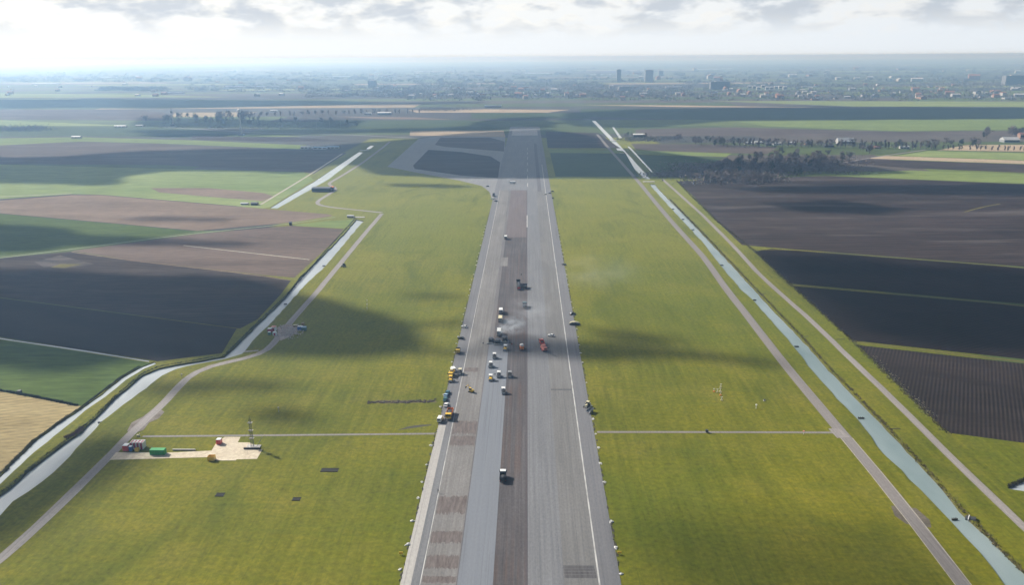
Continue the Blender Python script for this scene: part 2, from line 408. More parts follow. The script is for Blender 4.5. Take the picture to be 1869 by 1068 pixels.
FL = [
 ('field', straw, [(-260, 660), (0, 715), (148, 742), (60, 804), (0, 864), (-200, 1020)]),
 ('field', crop, [(-260, 580), (-200, 591), (0, 620), (276, 663), (262, 668), (218, 689), (180, 719), (149, 742), (0, 715), (-260, 660)]),
 ('field', soilF, [(-260, 506), (0, 544), (432, 600), (405, 645), (287, 660), (272, 657), (0, 615), (-260, 577)]),
 ('field', soilL, [(-260, 500), (0, 471), (131, 459), (241, 476), (480, 503), (531, 512), (512, 538), (470, 583), (438, 600), (0, 543), (-260, 504)]),
 ('field', soilM, [(131, 458), (359, 427), (531, 412), (627, 418), (612, 438), (585, 463), (537, 507), (480, 502), (241, 475)]),
 ('field', cropB, [(533, 411), (600, 403), (645, 401), (640, 408), (628, 417)]),
 ('field', soilB, [(-260, 384), (0, 366), (131, 356), (183, 356), (480, 381), (600, 391), (608, 394), (531, 406), (359, 421), (183, 405), (0, 389), (-260, 376)]),
 ('field', crop, [(-260, 378), (0, 390), (183, 406), (357, 422), (131, 453), (0, 467), (-260, 496)]),
 ('field', cropP, [(-260, 306), (0, 300), (555, 314), (573, 328), (492, 378), (480, 380), (183, 355), (131, 354), (0, 363), (-260, 382)]),
 ('field', soilB, [(275, 343), (380, 343), (480, 352), (500, 358), (480, 367), (380, 359), (290, 351)]),
 ('field', soilR, [(-300, 266), (150, 259), (300, 263), (560, 276), (632, 279), (572, 318), (555, 313), (300, 301), (0, 299), (-300, 305)]),
 ('field', cropB, [(-300, 258), (0, 252), (150, 250), (360, 256), (560, 265), (545, 272), (300, 262), (150, 258), (0, 265), (-300, 265)]),
 ('field', cropD, [(-400, 232), (330, 232), (440, 245), (380, 252), (150, 248), (-400, 252)]),
 ('field', cropP, [(-400, 221), (0, 219), (240, 229), (-400, 231)]),
 ('field', soilR, [(-400, 198), (200, 200), (320, 206), (300, 220), (0, 218), (-400, 219)]),
 ('field', cropD, [(-400, 181), (300, 181), (640, 184), (700, 190), (300, 198), (-400, 196)]),
 ('field', cropP, [(0, 170), (240, 172), (430, 177), (0, 178), (-400, 178), (-400, 170)]),
 ('field', cropB, [(240, 246), (470, 245), (560, 249), (300, 250)]),
 ('field', soilL, [(350, 248), (560, 251), (640, 258), (480, 258), (350, 254)]),
 ('field', soilB, [(605, 212), (760, 214), (830, 218), (700, 217)]),
 ('field', cropD, [(590, 219), (850, 219), (900, 228), (925, 236), (760, 238), (560, 234)]),
 ('field', sand, [(748, 239), (919, 238), (923, 250), (880, 249), (748, 247)]),
 ('field', soilL, [(996, 240), (1092, 242), (1120, 262), (1132, 270), (1000, 270)]),
 ('field', cropB, [(1001, 272), (1136, 275), (1142, 279), (1005, 279)]),
 ('field', cropD, [(1004, 279), (1142, 280), (1166, 322), (1014, 322)]),
 ('field', soilR, [(1152, 262), (1300, 263), (1420, 268), (1400, 281), (1200, 276), (1160, 272)]),
 ('field', cropB, [(1158, 274), (1335, 280), (1325, 286), (1163, 281)]),
 ('field', cropD, [(1163, 282), (1325, 287), (1240, 322), (1200, 322)]),
 ('field', soilG, [(1236, 331), (1415, 324), (1508, 321), (1869, 336), (2200, 350), (2200, 530), (1869, 487), (1408, 452), (1354, 447), (1307, 402), (1264, 356)]),
 ('field', soilK, [(1377, 459), (1408, 454), (1869, 489), (2200, 532), (2200, 605), (1869, 555), (1443, 518)]),
 ('field', soilK, [(1447, 522), (1869, 559), (2200, 610), (2200, 700), (1869, 656), (1556, 622)]),
 ('field', soilF, [(1566, 630), (1869, 664), (2200, 712), (2200, 855), (1869, 809), (1735, 791), (1718, 780)]),
 ('field', cropB, [(1486, 318), (1665, 311), (1869, 317), (2200, 330), (2200, 348), (1869, 335), (1558, 322)]),
 ('field', soilL, [(1543, 297), (1580, 290), (1869, 300), (2200, 312), (2200, 328), (1869, 315), (1665, 307)]),
 ('field', sand, [(1612, 284), (1869, 293), (2200, 306), (2200, 311), (1869, 299), (1583, 289)]),
 ('field', cropP, [(1694, 275), (1869, 279), (2200, 288), (2200, 305), (1869, 292), (1637, 284)]),
 ('field', sand, [(1765, 264), (1869, 264), (2100, 266), (2100, 280), (1869, 277), (1710, 274)]),
 ('field', cropB, [(1345, 222), (1600, 219), (2200, 214), (2200, 232), (1869, 236), (1640, 239), (1400, 230)]),
 ('field', soilR, [(1160, 236), (1340, 232), (1640, 240), (1869, 238), (1869, 247), (1160, 248)]),
 ('field', cropD, [(1060, 199), (1869, 197), (2300, 197), (2300, 213), (1345, 220), (1060, 212)]),
 ('field', sand, [(1045, 191), (1240, 192), (1535, 196), (1240, 195)]),
 ('field', cropP, [(1300, 184), (1500, 184), (2300, 186), (2300, 196), (1560, 194)]),
 ('field', sand, [(745, 201), (880, 199), (1040, 200), (1000, 205), (760, 205)]),
 ('field', cropD, [(860, 206), (1060, 206), (1080, 216), (860, 216)]),
]
for i, (n_, m_, pts) in enumerate(FL): sheet(n_, pts, m_, 0.02+0.004*(i % 5))
# thin tracks and margins in the fields
pale = surf('pale_track', (0.34, 0.31, 0.25), (0.42, 0.38, 0.31), 0.05, 0.5)
dirt = surf('dirt_patch', (0.22, 0.20, 0.18), (0.30, 0.28, 0.25), 0.05, 0.3)
ribbon('farm_track', [(-260, 503), (0, 471), (130, 455), (359, 425), (531, 409), (612, 396)], 2.4, surf('green_track', (0.20, 0.24, 0.15), (0.27, 0.30, 0.20), 0.05, 0.5), 0.06)
ribbon('farm_track', [(335, 448), (450, 461), (565, 474)], 1.8, pale, 0.06)
ribbon('field_margin', [(131, 460), (241, 476), (480, 503), (530, 512)], 1.6, soilB, 0.06)
ribbon('field_margin', [(1443, 520), (1869, 557), (2200, 607)], 1.9, marg, 0.06)
ribbon('field_margin', [(1550, 623), (1869, 660), (2200, 706)], 1.9, marg, 0.06)
ribbon('field_margin', [(1377, 456), (1408, 453), (1869, 488), (2200, 531)], 1.6, marg, 0.06)
ribbon('farm_track', [(0, 359), (60, 356), (131, 353)], 3.0, pale, 0.06)
ribbon('field_margin', [(476, 373), (560, 322), (625, 280)], 3.4, pale, 0.06)
ribbon('dirt_track', [(1760, 387), (1800, 375), (1825, 372)], 2.5, marg, 0.06)
sheet('dirt_patch', [(62, 478), (110, 466), (150, 477), (172, 482), (120, 490), (80, 488)], surf('worn_soil', (0.035, 0.03, 0.03), (0.13, 0.11, 0.10), 0.09, 0.3, (0.3, 1)), 0.05)
sheet('grass_patch', [(92, 488), (110, 482), (152, 482), (118, 489)], marg, 0.06)

# ------------------------------------------------------------------ roads, runway
def asphalt(name, c1, c2, streak=0.5, patch=0.3, rust=None):
    m = bpy.data.materials.new(name); m.use_nodes = True
    q = NT(m.node_tree); b = q.N['Principled BSDF']; b.inputs['Roughness'].default_value = 0.8; b.inputs['Specular IOR Level'].default_value = 0.3
    a = q.maprange(q.noise(wpos(q, 1, 0.012), 0.9, 5, 0.65), 0.33, 0.67)
    c = q.mix(a, c1, c2)
    c = q.mix(q.math('MULTIPLY', q.maprange(q.noise(wpos(q, 1, 0.3), 0.06, 5, 0.6, 0.6), 0.4, 0.65), patch), c, tuple(x*0.72 for x in c1))
    if rust:
        r = q.math('MULTIPLY', q.maprange(q.noise(wpos(q, 1, 0.008), 0.6, 3), 0.45, 0.6), q.maprange(q.noise(wpos(q, 0.3, 1), 0.02, 3), 0.4, 0.6))
        c = q.mix(q.math('MULTIPLY', r, 0.7), c, rust)
    c = q.mix(q.math('MULTIPLY', q.maprange(q.noise(wpos(q, 1, 0.006), 1.6, 2, 0.5), 0.58, 0.70), 0.35), c, tuple(x*0.5 for x in c1))
    fn = q.noise(wpos(q, 1, 0.5), 1.2, 4, 0.7)
    c = q.mix(streak, c, q.ramp(fn, ((0.3, 0.34), (0.7, 0.66))), 'OVERLAY')
    q.L.new(c, b.inputs['Base Color'])
    return m
a_old = asphalt('old_asphalt', (0.149, 0.140, 0.132), (0.221, 0.211, 0.203), 0.6, 0.5)
a_new = asphalt('new_asphalt', (0.160, 0.172, 0.195), (0.180, 0.192, 0.212), 0.2, 0.1)
a_mill = asphalt('milled_asphalt', (0.054, 0.048, 0.050), (0.115, 0.104, 0.106), 0.7, 0.5, (0.095, 0.063, 0.052))
a_red = asphalt('red_milled_asphalt', (0.115, 0.092, 0.090), (0.150, 0.125, 0.122), 0.4, 0.3)
a_r1 = asphalt('grey_asphalt', (0.140, 0.141, 0.149), (0.189, 0.191, 0.196), 0.5, 0.3)
a_r2 = asphalt('brownish_asphalt', (0.135, 0.131, 0.128), (0.184, 0.180, 0.175), 0.5, 0.4)
a_sh = asphalt('shoulder_asphalt', (0.135, 0.135, 0.144), (0.167, 0.164, 0.169), 0.4, 0.2)
a_taxi = asphalt('taxiway_asphalt', (0.185, 0.185, 0.19), (0.225, 0.225, 0.225), 0.4, 0.2)
a_conc = asphalt('pale_concrete', (0.34, 0.32, 0.30), (0.43, 0.41, 0.38), 0.4, 0.3)
a_road = asphalt('road_asphalt', (0.185, 0.165, 0.155), (0.225, 0.205, 0.195), 0.4, 0.2)
a_roadL = asphalt('worn_road', (0.215, 0.19, 0.18), (0.29, 0.265, 0.25), 0.5, 0.3)
paint = mat('white_paint', (0.42, 0.41, 0.39), 0.6, 0, 0.35, 0.15)
def lx(k): return k*CAM_H                          # k = lateral offset over distance below the vanishing line
_p = lambda x: P(x, 1068).x
X_SL, X_C1, X_WL, X_A, X_B, X_C, X_R, X_WR, X_SR = (_p(x) for x in (730, 750, 767, 833.5, 899.6, 961.5, 1030, 1094, 1134))
Yn = 60.0; Yf = P(962, 231).y
yy = lambda v: P(945, v).y
def lane(name, x0, x1, y0, y1, m, z):
    # long strips cut every 60 m
    return sheet(name, [(x0, y0), (x1, y0), (x1, y1), (x0, y1)], m, z, px=False)
Y_pav, Y_red, Y_old = yy(622), yy(478), yy(347)
lane('runway', X_SL, X_SR, Yn, Yf, a_sh, 0.08)
lane('runway_lane', X_WL, X_A, Yn, Y_old, a_old, 0.10)
lane('runway_lane', X_A, X_B, Yn, Y_pav, a_new, 0.11)
lane('runway_lane', X_B, X_C, Yn, Y_pav, a_mill, 0.10)
lane('runway_lane', X_A, X_A+2.6, Y_pav+.1, Y_old, asphalt('joint_strip', (0.115, 0.108, 0.108), (0.16, 0.15, 0.15)), 0.108)
lane('runway_lane', X_A+2.6, X_C, Y_pav+.1, yy(433), a_mill, 0.10)
lane('runway_lane', X_A+1.4, X_C, yy(433)+.1, Y_old, a_red, 0.10)
lane('runway_lane', X_C, X_R, Yn, Y_old, a_r1, 0.10)
lane('runway_lane', X_R, X_WR, Yn, Y_old, a_r2, 0.104)
lane('runway_lane', X_WL, X_WR, Y_old+.1, Yf, a_r1, 0.10)
lane('runway_lane', X_R+1.5, X_R+6.5, yy(350)+.1, yy(262), asphalt('dark_strip', (0.09, 0.085, 0.09), (0.12, 0.11, 0.115)), 0.13)
lane('runway_threshold', X_WL+1, X_WR, yy(247), yy(238), a_conc, 0.13)
lane('runway_shoulder', X_SL, X_C1, Yn, yy(777), a_conc, 0.10)
lane('shoulder_strip', X_C1+0.15, X_WL-0.6, Yn, yy(795), a_r1, 0.10)
lane('runway_marking', X_WL-0.25, X_WL+0.05, Yn, Y_old, paint, 0.12)
lane('runway_marking', X_WR-0.2, X_WR+0.35, Yn, yy(300), paint, 0.12)
lane('runway_seam', X_C-0.5, X_C+0.35, Yn, Y_old, asphalt('seam', (0.065, 0.055, 0.06), (0.10, 0.085, 0.088)), 0.122)
lane('runway_seam', X_A-0.25, X_A+0.15, Yn, Y_pav, asphalt('seam_a', (0.11, 0.10, 0.10), (0.13, 0.12, 0.12)), 0.122)
lane('runway_marking', X_C-0.3, X_C+0.6, yy(415), yy(393), paint, 0.13)
for k in range(7):                                  # centreline dashes at the far end
    y0 = yy(344)+k*75; lane('runway_marking', X_C+0.4, X_C+1.3, y0+15, y0+48, paint, 0.14)
# stained bands across the left lane
def band(name, x0, x1, v1, v0, seed, dark=False):
    y0, y1 = yy(v1), yy(v0)
    key = 'band_dark' if dark else 'band_rust'
    if key not in MC:
        m = bpy.data.materials.new(key); m.use_nodes = True; MC[key] = m
        q = NT(m.node_tree); b = q.N['Principled BSDF']; b.inputs['Roughness'].default_value = 0.85
        f = q.maprange(q.noise(wpos(q, 1, 0.16), 0.9, 5, 0.72), 0.30, 0.66)
        c = q.mix(f, (0.040, 0.037, 0.040) if dark else (0.062, 0.043, 0.039), (0.10, 0.094, 0.096) if dark else (0.155, 0.130, 0.119))
        q.L.new(c, b.inputs['Base Color'])
    mb = MB(); n = 36; r_ = random.Random(seed); top, bot = [], []
    for i in range(n+1):
        x = x0+(x1-x0)*i/n
        top.append(y1+r_.uniform(-1, 1)*(y1-y0)*(0.02 if dark else 0.10)); bot.append(y0+r_.uniform(-1, 1)*(y1-y0)*(0.02 if dark else 0.12))
        mb.v += [(x, bot[-1], 0.118), (x, top[-1], 0.118)]
    for i in range(n): mb.f.append((2*i, 2*i+2, 2*i+3, 2*i+1)); mb.mi.append(0)
    struct(mb.build(name, MC[key]))
for s_, (a, b) in enumerate(((793, 770), (814, 797), (939, 908), (993, 972), (1039, 1016), (1066, 1054), (679, 672))):
    band('stain_band', X_WL+0.4, X_A-0.4 if a > 700 else X_A-4, a, b, s_)
for s_, (a, b) in enumerate(((1056, 1050), (1049.4, 1044), (1043.2, 1039), (1038.6, 1033))): band('stain_band', X_R+0.3-0.1*s_, X_WR-0.6-0.12*s_, a, b, 20+s_, True)
band('stain_band', X_R+0.2, X_WR-0.6, 713, 710.5, 22, True)
lane('runway_patch', X_A+0.5, X_A+7, yy(486), yy(470), a_old, 0.125)
# taxiway and its islands
sheet('taxiway', [(707, 304), (764, 253), (804, 248), (922, 250), (921, 356), (897, 361), (893, 350), (879, 339), (841, 330), (772, 317)], a_taxi, 0.06)
sheet('field', [(754, 302), (782, 273), (841, 277), (895, 285), (913, 296), (909, 325), (841, 320), (757, 308)], soilL, 0.075)
sheet('field', [(794, 264), (804, 251), (895, 251), (921, 258), (920, 276), (868, 272), (814, 268)], soilR, 0.075)
ribbon('service_road', [(300, 232), (470, 242), (640, 246), (765, 252)], 8, a_taxi, 0.05)
# perimeter roads
ribbon('perimeter_road', [(-230, 1170), (-110, 1105), (0, 1024), (70, 960), (135, 897), (187, 846), (230, 802), (252, 777), (290, 746), (330, 702), (350, 680), (385, 666), (445, 656), (480, 647), (498, 629), (512, 610), (535, 582), (576, 536), (622, 480), (667, 425), (697, 390)], 4.6, a_roadL, 0.05, seg=8, jag=0.12)
ribbon('perimeter_road', [(697, 388), (650, 383), (600, 378), (575, 373), (581, 366), (617, 344), (608, 340), (597, 336), (625, 320), (660, 298), (700, 268), (712, 258)], 5.0, a_roadL, 0.054, seg=12)
ribbon('perimeter_road', [(1850, 1190), (1758, 1068), (1670, 951), (1600, 864), (1535, 789), (1485, 729), (1435, 669), (1385, 604), (1360, 571), (1330, 534), (1285, 470), (1235, 415), (1205, 380), (1170, 337), (1155, 320), (1115, 275), (1090, 245)], 5.6, a_road, 0.05, seg=15)
for s_ in (-2.65, 2.65):
    c = [(P(x, y).x+s_, P(x, y).y) for x, y in ((1850, 1190), (1758, 1068), (1670, 951), (1600, 864), (1545, 800))]
    ribbon('road_edge_line', c, 0.3, pale, 0.07, px=False)
ribbon('canal_road', [(2000, 1075), (1869, 969), (1810, 904), (1735, 836), (1660, 759), (1585, 686), (1535, 639), (1485, 589), (1422, 534), (1385, 500), (1335, 445), (1285, 395), (1235, 350), (1209, 327)], 3.9, a_roadL, 0.05, seg=15, jag=0.15)
ribbon('cross_path', [(260, 797), (600, 794), (795, 792)], 1.7, a_road, 0.045, seg=20)
ribbon('cross_path', [(1090, 789), (1300, 789), (1522, 790)], 1.9, a_road, 0.045, seg=20)
ribbon('cross_path', [(1000, 325), (1180, 325)], 6, cropP, 0.045)
ribbon('farm_road', [(1500, 303), (1560, 293), (1600, 286), (1650, 279), (1690, 273)], 5, a_road, 0.05)
sheet('road_apron', [(1512, 783), (1530, 782), (1552, 798), (1528, 800)], a_roadL, 0.058)
verge = surf('worn_verge', (0.10, 0.085, 0.065), (0.17, 0.145, 0.12), 0.1, 1.0)
sheet('road_apron', [(1626, 924), (1640, 924), (1672, 960), (1654, 957), (1633, 942)], verge, 0.046)
sheet('road_apron', [(1660, 928), (1672, 928), (1697, 950), (1700, 964), (1688, 962)], verge, 0.046)
sheet('gravel_shoulder', [(232, 787), (240, 772), (262, 760), (285, 742), (300, 752), (290, 764), (272, 772), (262, 785), (240, 793)], surf('gravel', (0.14, 0.12, 0.10), (0.24, 0.21, 0.19), 0.2, 1.2), 0.047)
deck = surf('ply_decking', (0.50, 0.42, 0.31), (0.60, 0.52, 0.40), 0.1, 0.6, (1, 1))
sheet('decking', [(200, 840), (212, 826), (300, 827), (386, 823), (394, 810), (410, 798), (439, 798), (434, 808), (454, 808), (466, 813), (479, 821), (469, 838), (432, 839), (430, 841), (395, 841), (381, 835), (302, 837)], deck, 0.055)
sheet('rubble_apron', [(505, 598), (520, 592), (540, 594), (548, 600), (535, 612), (520, 619), (512, 622), (508, 612)], surf('rubble', (0.25, 0.20, 0.17), (0.40, 0.35, 0.32), 0.25, 1.5), 0.056)

# ------------------------------------------------------------------ object materials
white = mat('white_metal', (0.72, 0.72, 0.70), 0.45); black = mat('black_rubber', (0.018, 0.018, 0.018), 0.8)
darkm = mat('dark_steel', (0.03, 0.032, 0.036), 0.5); greym = mat('grey_steel', (0.25, 0.26, 0.27), 0.5)
yellow = mat('yellow_paint', (0.75, 0.48, 0.05), 0.4); orange = mat('orange_paint', (0.70, 0.20, 0.03), 0.4)
red = mat('red_paint', (0.55, 0.04, 0.03), 0.4); pink = mat('faded_red_paint', (0.62, 0.22, 0.17), 0.5)
blue = mat('blue_paint', (0.03, 0.12, 0.35), 0.4); teal = mat('teal_paint', (0.04, 0.13, 0.15), 0.4)
green = mat('green_paint', (0.02, 0.30, 0.07), 0.45); maroon = mat('maroon_paint', (0.36, 0.025, 0.06), 0.5)
glass = mat('dark_glass', (0.02, 0.03, 0.04), 0.12, 0.0, 0.05); cream = mat('cream_paint', (0.62, 0.56, 0.36), 0.5)
wood = mat('weathered_wood', (0.30, 0.24, 0.17), 0.8); woodd = mat('dark_wood', (0.04, 0.032, 0.025), 0.9)
concm = mat('concrete', (0.42, 0.40, 0.37), 0.85, 0, 0.2); bag = mat('white_sheeting', (0.55, 0.54, 0.51), 0.7)
navy = mat('navy_cladding', (0.035, 0.05, 0.10), 0.6); lblue = mat('pale_blue_paint', (0.30, 0.45, 0.58), 0.5)
roofg = mat('pale_roof', (0.50, 0.50, 0.50), 0.5, 0, .2, .05); roofr = mat('tile_roof', (0.26, 0.12, 0.08), 0.8, 0, .2, .3); roofd = mat('slate_roof', (0.08, 0.085, 0.10), 0.7, 0, .2, .3)
brick = mat('brick', (0.28, 0.17, 0.12), 0.85, 0, .2, .5); plaster = mat('plaster', (0.45, 0.43, 0.40), 0.8, 0, .15, .1)
TOP = 0.13                                          # height of the runway surface
def at(px, py, z=TOP): return P(px, py, z)

def wheels(t, xs, ys, r=0.5, w=0.35):
    for y in ys:
        for x in xs:
            o = MB().cyl((x-w/2, y, r), (x+w/2, y, r), r, n=12).build('wheel', black, t)
            MB().cyl((x-w/2-0.02, y, r), (x+w/2+0.02, y, r), r*0.45, n=8).build('rim', greym, o)

def truck(label, px, py, cabm, bedm, L=8.5, Wd=2.5, H=3.1, rz=0.0, z=TOP, kind='dump', group=None):
    """front towards +y of its own frame"""
    t = thing({'dump': 'dump_truck', 'box': 'box_truck', 'tank': 'tank_truck'}[kind], label, 'truck', at(px, py, z), rz, group)
    MB().box(-0.45, 0.45, -L/2, L/2, 0.75, 1.05).build('chassis', darkm, t)
    cy0 = L/2-2.0
    cab = MB().prism([(cy0, 0.9), (L/2, 0.9), (L/2, 1.9), (L/2-0.25, H), (cy0, H)], -Wd/2, Wd/2).build('cab', cabm, t)
    MB().prism([(L/2+0.015, 1.95), (L/2-0.19, H-0.25), (L/2-0.24, H-0.25), (L/2-0.06, 1.95)], -Wd/2+0.2, Wd/2-0.2).build('windscreen', glass, cab)
    for s in (-1, 1):
        MB().box(s*(Wd/2+0.01)-0.02, s*(Wd/2+0.01)+0.02, L/2-1.3, L/2-0.4, 1.9, H-0.3).build('side_window', glass, cab)
        MB().box(s*Wd/2+(0 if s > 0 else -0.3), s*Wd/2+(0.3 if s > 0 else 0), L/2-0.15, L/2-0.05, 1.7, 2.6).build('mirror', black, cab)
        MB().box(s*0.8-0.18, s*0.8+0.18, L/2-0.02, L/2+0.05, 1.0, 1.25).build('headlight', white, t)
    if kind == 'dump':
        b = MB(); y0, y1 = -L/2, cy0-0.25; h0, h1 = 1.15, 1.15+1.35
        b.box(-Wd/2+.1, Wd/2-.1, y0, y1, h0, h0+0.1)
        b.box(-Wd/2, -Wd/2+0.1, y0, y1, h0, h1); b.box(Wd/2-0.1, Wd/2, y0, y1, h0, h1)
        b.box(-Wd/2+.1, Wd/2-.1, y1-0.1, y1, h0+.1, h1+0.3)
        for k in range(5): 
            yk = y0+(y1-y0)*(k+0.5)/5
            for s in (-1, 1): b.box(s*(Wd/2+0.03)-0.03, s*(Wd/2+0.03)+0.03, yk-0.06, yk+0.06, h0, h1)
        bed = b.build('tipper_body', bedm, t)
        MB().box(-Wd/2+.1, Wd/2-.1, y0, y0+0.1, h0+.1, h1-0.05).build('tailgate', bedm, t)
        MB().blob((0, (y0+y1)/2, h0+0.65), (Wd/2-0.2, (y1-y0)/2-0.3, 0.55), 3).build('load', darkm, t)
    elif kind == 'box':
        MB().box(-Wd/2, Wd/2, -L/2, cy0-0.2, 1.1, H+0.25).build('box_body', bedm, t)
        MB().box(-Wd/2+0.1, Wd/2-0.1, -L/2-0.05, -L/2-0.005, 1.2, H+0.1).build('rear_door', greym, t)
    else:
        MB().cyl((0, -L/2, 2.2), (0, cy0-0.3, 2.2), 1.1, n=18).build('tank', bedm, t, smooth=False)
        MB().cyl((0, -L/4, 3.2), (0, -L/4, 3.6), 0.35, n=10).build('hatch', greym, t)
    for s in (-1, 1):
        MB().box(s*Wd/2-0.25 if s > 0 else -Wd/2, s*Wd/2 if s > 0 else -Wd/2+0.25, -L/2-0.04, -L/2+0.02, 0.85, 1.05).build('tail_light', red, t)
    wheels(t, (-Wd/2+0.2, Wd/2-0.2), (L/2-1.0, -L/2+1.0, -L/2+2.3))
    return t

def make_roller(body, roof, rear=None):
    t = thing('road_roller', 'x', 'road roller', (0, 0, 0))
    MB().box(-0.85, 0.85, -0.9, 1.3, 0.75, 1.45, (0.9, 0.92)).build('engine_hood', body, t)
    MB().box(-0.9, 0.9, -1.7, -0.95, 0.7, 1.2).build('platform', darkm, t)
    for y in (1.75, -1.75):
        d = MB().cyl((-0.95, y, 0.65), (0.95, y, 0.65), 0.65, n=18).build('drum', greym, t)
        fr = MB()
        for s in (-1, 1): fr.box(s*1.03-0.06, s*1.03+0.06, y-0.2, y+0.2, 0.5, 0.85)
        fr.box(-1.09, 1.09, y-0.1, y+0.1, 1.32, 1.45)
        for s in (-1, 1): fr.box(s*1.03-0.06, s*1.03+0.06, y-0.1, y+0.1, 0.85, 1.32)
        fr.build('drum_frame', body, t)
    for x in (-0.75, 0.75):
        for y in (-1.5, 0.25): MB().box(x-0.05, x+0.05, y-0.05, y+0.05, 1.2, 2.85).build('roof_post', darkm, t)
    MB().box(-1.0, 1.0, -1.85, 0.55, 2.85, 3.0, (0.92, 0.94)).build('canopy_roof', roof, t)
    MB().box(-0.3, 0.3, -1.35, -0.75, 1.2, 1.65).box(-0.3, 0.3, -1.45, -1.3, 1.65, 2.2).build('seat', black, t)
    MB().cyl((0, -0.5, 1.4), (0, -0.75, 1.95), 0.05, n=6).cyl((0, -0.75, 1.95), (0, -0.78, 1.98), 0.25, n=10).build('steering_wheel', black, t)
    MB().box(-0.55, 0.55, -2.45, -2.35, 0.85, 1.25).build('rear_panel', rear or white, t)
    return t

def make_car(name, body, L=4.4, Wd=1.8, H=1.5, van=False):
    t = thing(name, 'x', 'van' if van else 'car', (0, 0, 0))
    if van: prof = [(-L/2, 0.35), (L/2, 0.35), (L/2, 1.05), (L/2-1.0, 1.25), (L/2-1.6, H), (-L/2+0.1, H), (-L/2, 1.2)]
    else: prof = [(-L/2, 0.35), (L/2, 0.35), (L/2, 0.75), (L/2-0.2, 0.88), (L/2-1.25, 0.95), (-L/2+0.3, 0.98), (-L/2, 0.8)]
    MB().prism(prof, -Wd/2, Wd/2).build('body', body, t)
    if not van:
        MB().prism([(-L/2+0.45, 0.96), (L/2-1.3, 0.94), (L/2-2.0, H), (-L/2+1.0, H)], -Wd/2+0.12, Wd/2-0.12).build('cabin', body, t)
        MB().prism([(L/2-1.36, 1.0), (L/2-1.27, 1.0), (L/2-1.93, H-0.05), (L/2-2.0, H-0.05)], -Wd/2+0.2, Wd/2-0.2).build('windscreen', glass, t)
        MB().prism([(-L/2+0.44, 1.02), (-L/2+0.52, 1.02), (-L/2+1.0, H-0.04), (-L/2+0.93, H-0.04)], -Wd/2+0.2, Wd/2-0.2).build('rear_window', glass, t)
        for s in (-1, 1): MB().box(s*(Wd/2-0.11)-0.02, s*(Wd/2-0.11)+0.02, -L/2+0.95, L/2-1.95, 1.02, H-0.1).build('side_window', glass, t)
    else:
        MB().prism([(L/2-1.0, 1.28), (L/2-0.95, 1.28), (L/2-1.55, H-0.05), (L/2-1.62, H-0.05)], -Wd/2+0.15, Wd/2-0.15).build('windscreen', glass, t)
        MB().box(-Wd/2+0.25, Wd/2-0.25, -L/2-0.01, -L/2+0.05, 1.3, H-0.25).build('rear_window', glass, t)
    for s in (-1, 1):
        MB().box(s*Wd/2*0.75-0.15, s*Wd/2*0.75+0.15, L/2-0.02, L/2+0.02, 0.62, 0.75).build('headlight', white, t)
        MB().box(s*Wd/2*0.8-0.12, s*Wd/2*0.8+0.12, -L/2-0.02, -L/2+0.01, 0.65, 0.8).build('tail_light', red, t)
    wheels(t, (-Wd/2+0.08, Wd/2-0.08), (L/2-0.85, -L/2+0.85), 0.34, 0.22)
    return t

def make_paver():
    t = thing('asphalt_paver', 'x', 'paver', (0, 0, 0))
    h = MB(); h.box(-1.6, 1.6, 1.6, 3.6, 0.6, 0.75); h.box(-1.75, -1.6, 1.6, 3.6, 0.6, 1.9); h.box(1.6, 1.75, 1.6, 3.6, 0.6, 1.9); h.box(-1.6, 1.6, 1.5, 1.6, .76, 1.9)
    h.build('hopper', greym, t)
    MB().box(-1.25, 1.25, -1.4, 1.45, 0.8, 1.9, (0.95, 0.97)).build('body', darkm, t)
    for s in (-1, 1): MB().prism([(-1.5, 0.1), (2.4, 0.1), (2.7, 0.45), (2.3, 0.75), (-1.4, 0.75), (-1.8, 0.45)], s*1.15-0.2, s*1.15+0.2).build('track', black, t)
    MB().box(-2.6, 2.6, -2.9, -2.0, 0.06, 0.6).box(-2.6, 2.6, -3.1, -2.9, 0.4, 0.5).build('screed', greym, t)
    for s in (-1, 1): MB().cyl((s*1.5, 1.2, 0.9), (s*1.5, -2.3, 0.55), 0.12, n=8).build('tow_arm', darkm, t)
    for s in (-1, 1):
        for y in (-1.2, 0.3): MB().box(s*1.0-0.05, s*1.0+0.05, y-0.05, y+0.05, 1.9, 3.2).build('roof_post', darkm, t)
    MB().box(-1.4, 1.4, -1.7, 0.7, 3.2, 3.35, (0.95, 0.95)).build('canopy_roof', mat('charcoal_roof', (0.10, 0.10, 0.12), 0.5), t)
    MB().cyl((0.5, 0.9, 1.9), (0.5, 0.9, 2.8), 0.09, n=8).build('exhaust', greym, t)
    for s in (-1, 1): MB().box(s*0.6-0.25, s*0.6+0.25, -1.1, -0.6, 1.9, 2.4).build('seat', black, t)
    return t

# ------------------------------------------------------------------ works on the runway
lone = truck('black tipper truck with a white cab roof alone on the dark lane nearest the camera', 918, 875, darkm, darkm, 6.2, 2.6, 2.9, R(0))
MB().box(-1.25, 1.25, 1.05, 2.95, 2.92, 3.12, (0.94, 0.92)).build('cab_roof', white, lone)
ro = make_roller(darkm, white); p0 = [
 (902.5, 654, 'white roofed black road roller farthest forward of the small rollers behind the pavers', R(180)),
 (895.5, 670, 'white roofed road roller second behind the pavers near the left edge of the new asphalt', R(176)),
 (910.5, 688, 'white roofed road roller between the yellow one and the dark one', R(180)),
 (919, 718, 'white roofed road roller rearmost of the group, on the seam of new and dark asphalt', R(184))]
for i, (x, y, l, rz) in enumerate(p0):
    if i == 0: ro.location = at(x, y); ro.rotation_euler[2] = rz; ro['label'] = l; ro['group'] = 'white roofed road rollers on the new asphalt'
    else: dup(ro, at(x, y), rz, l)
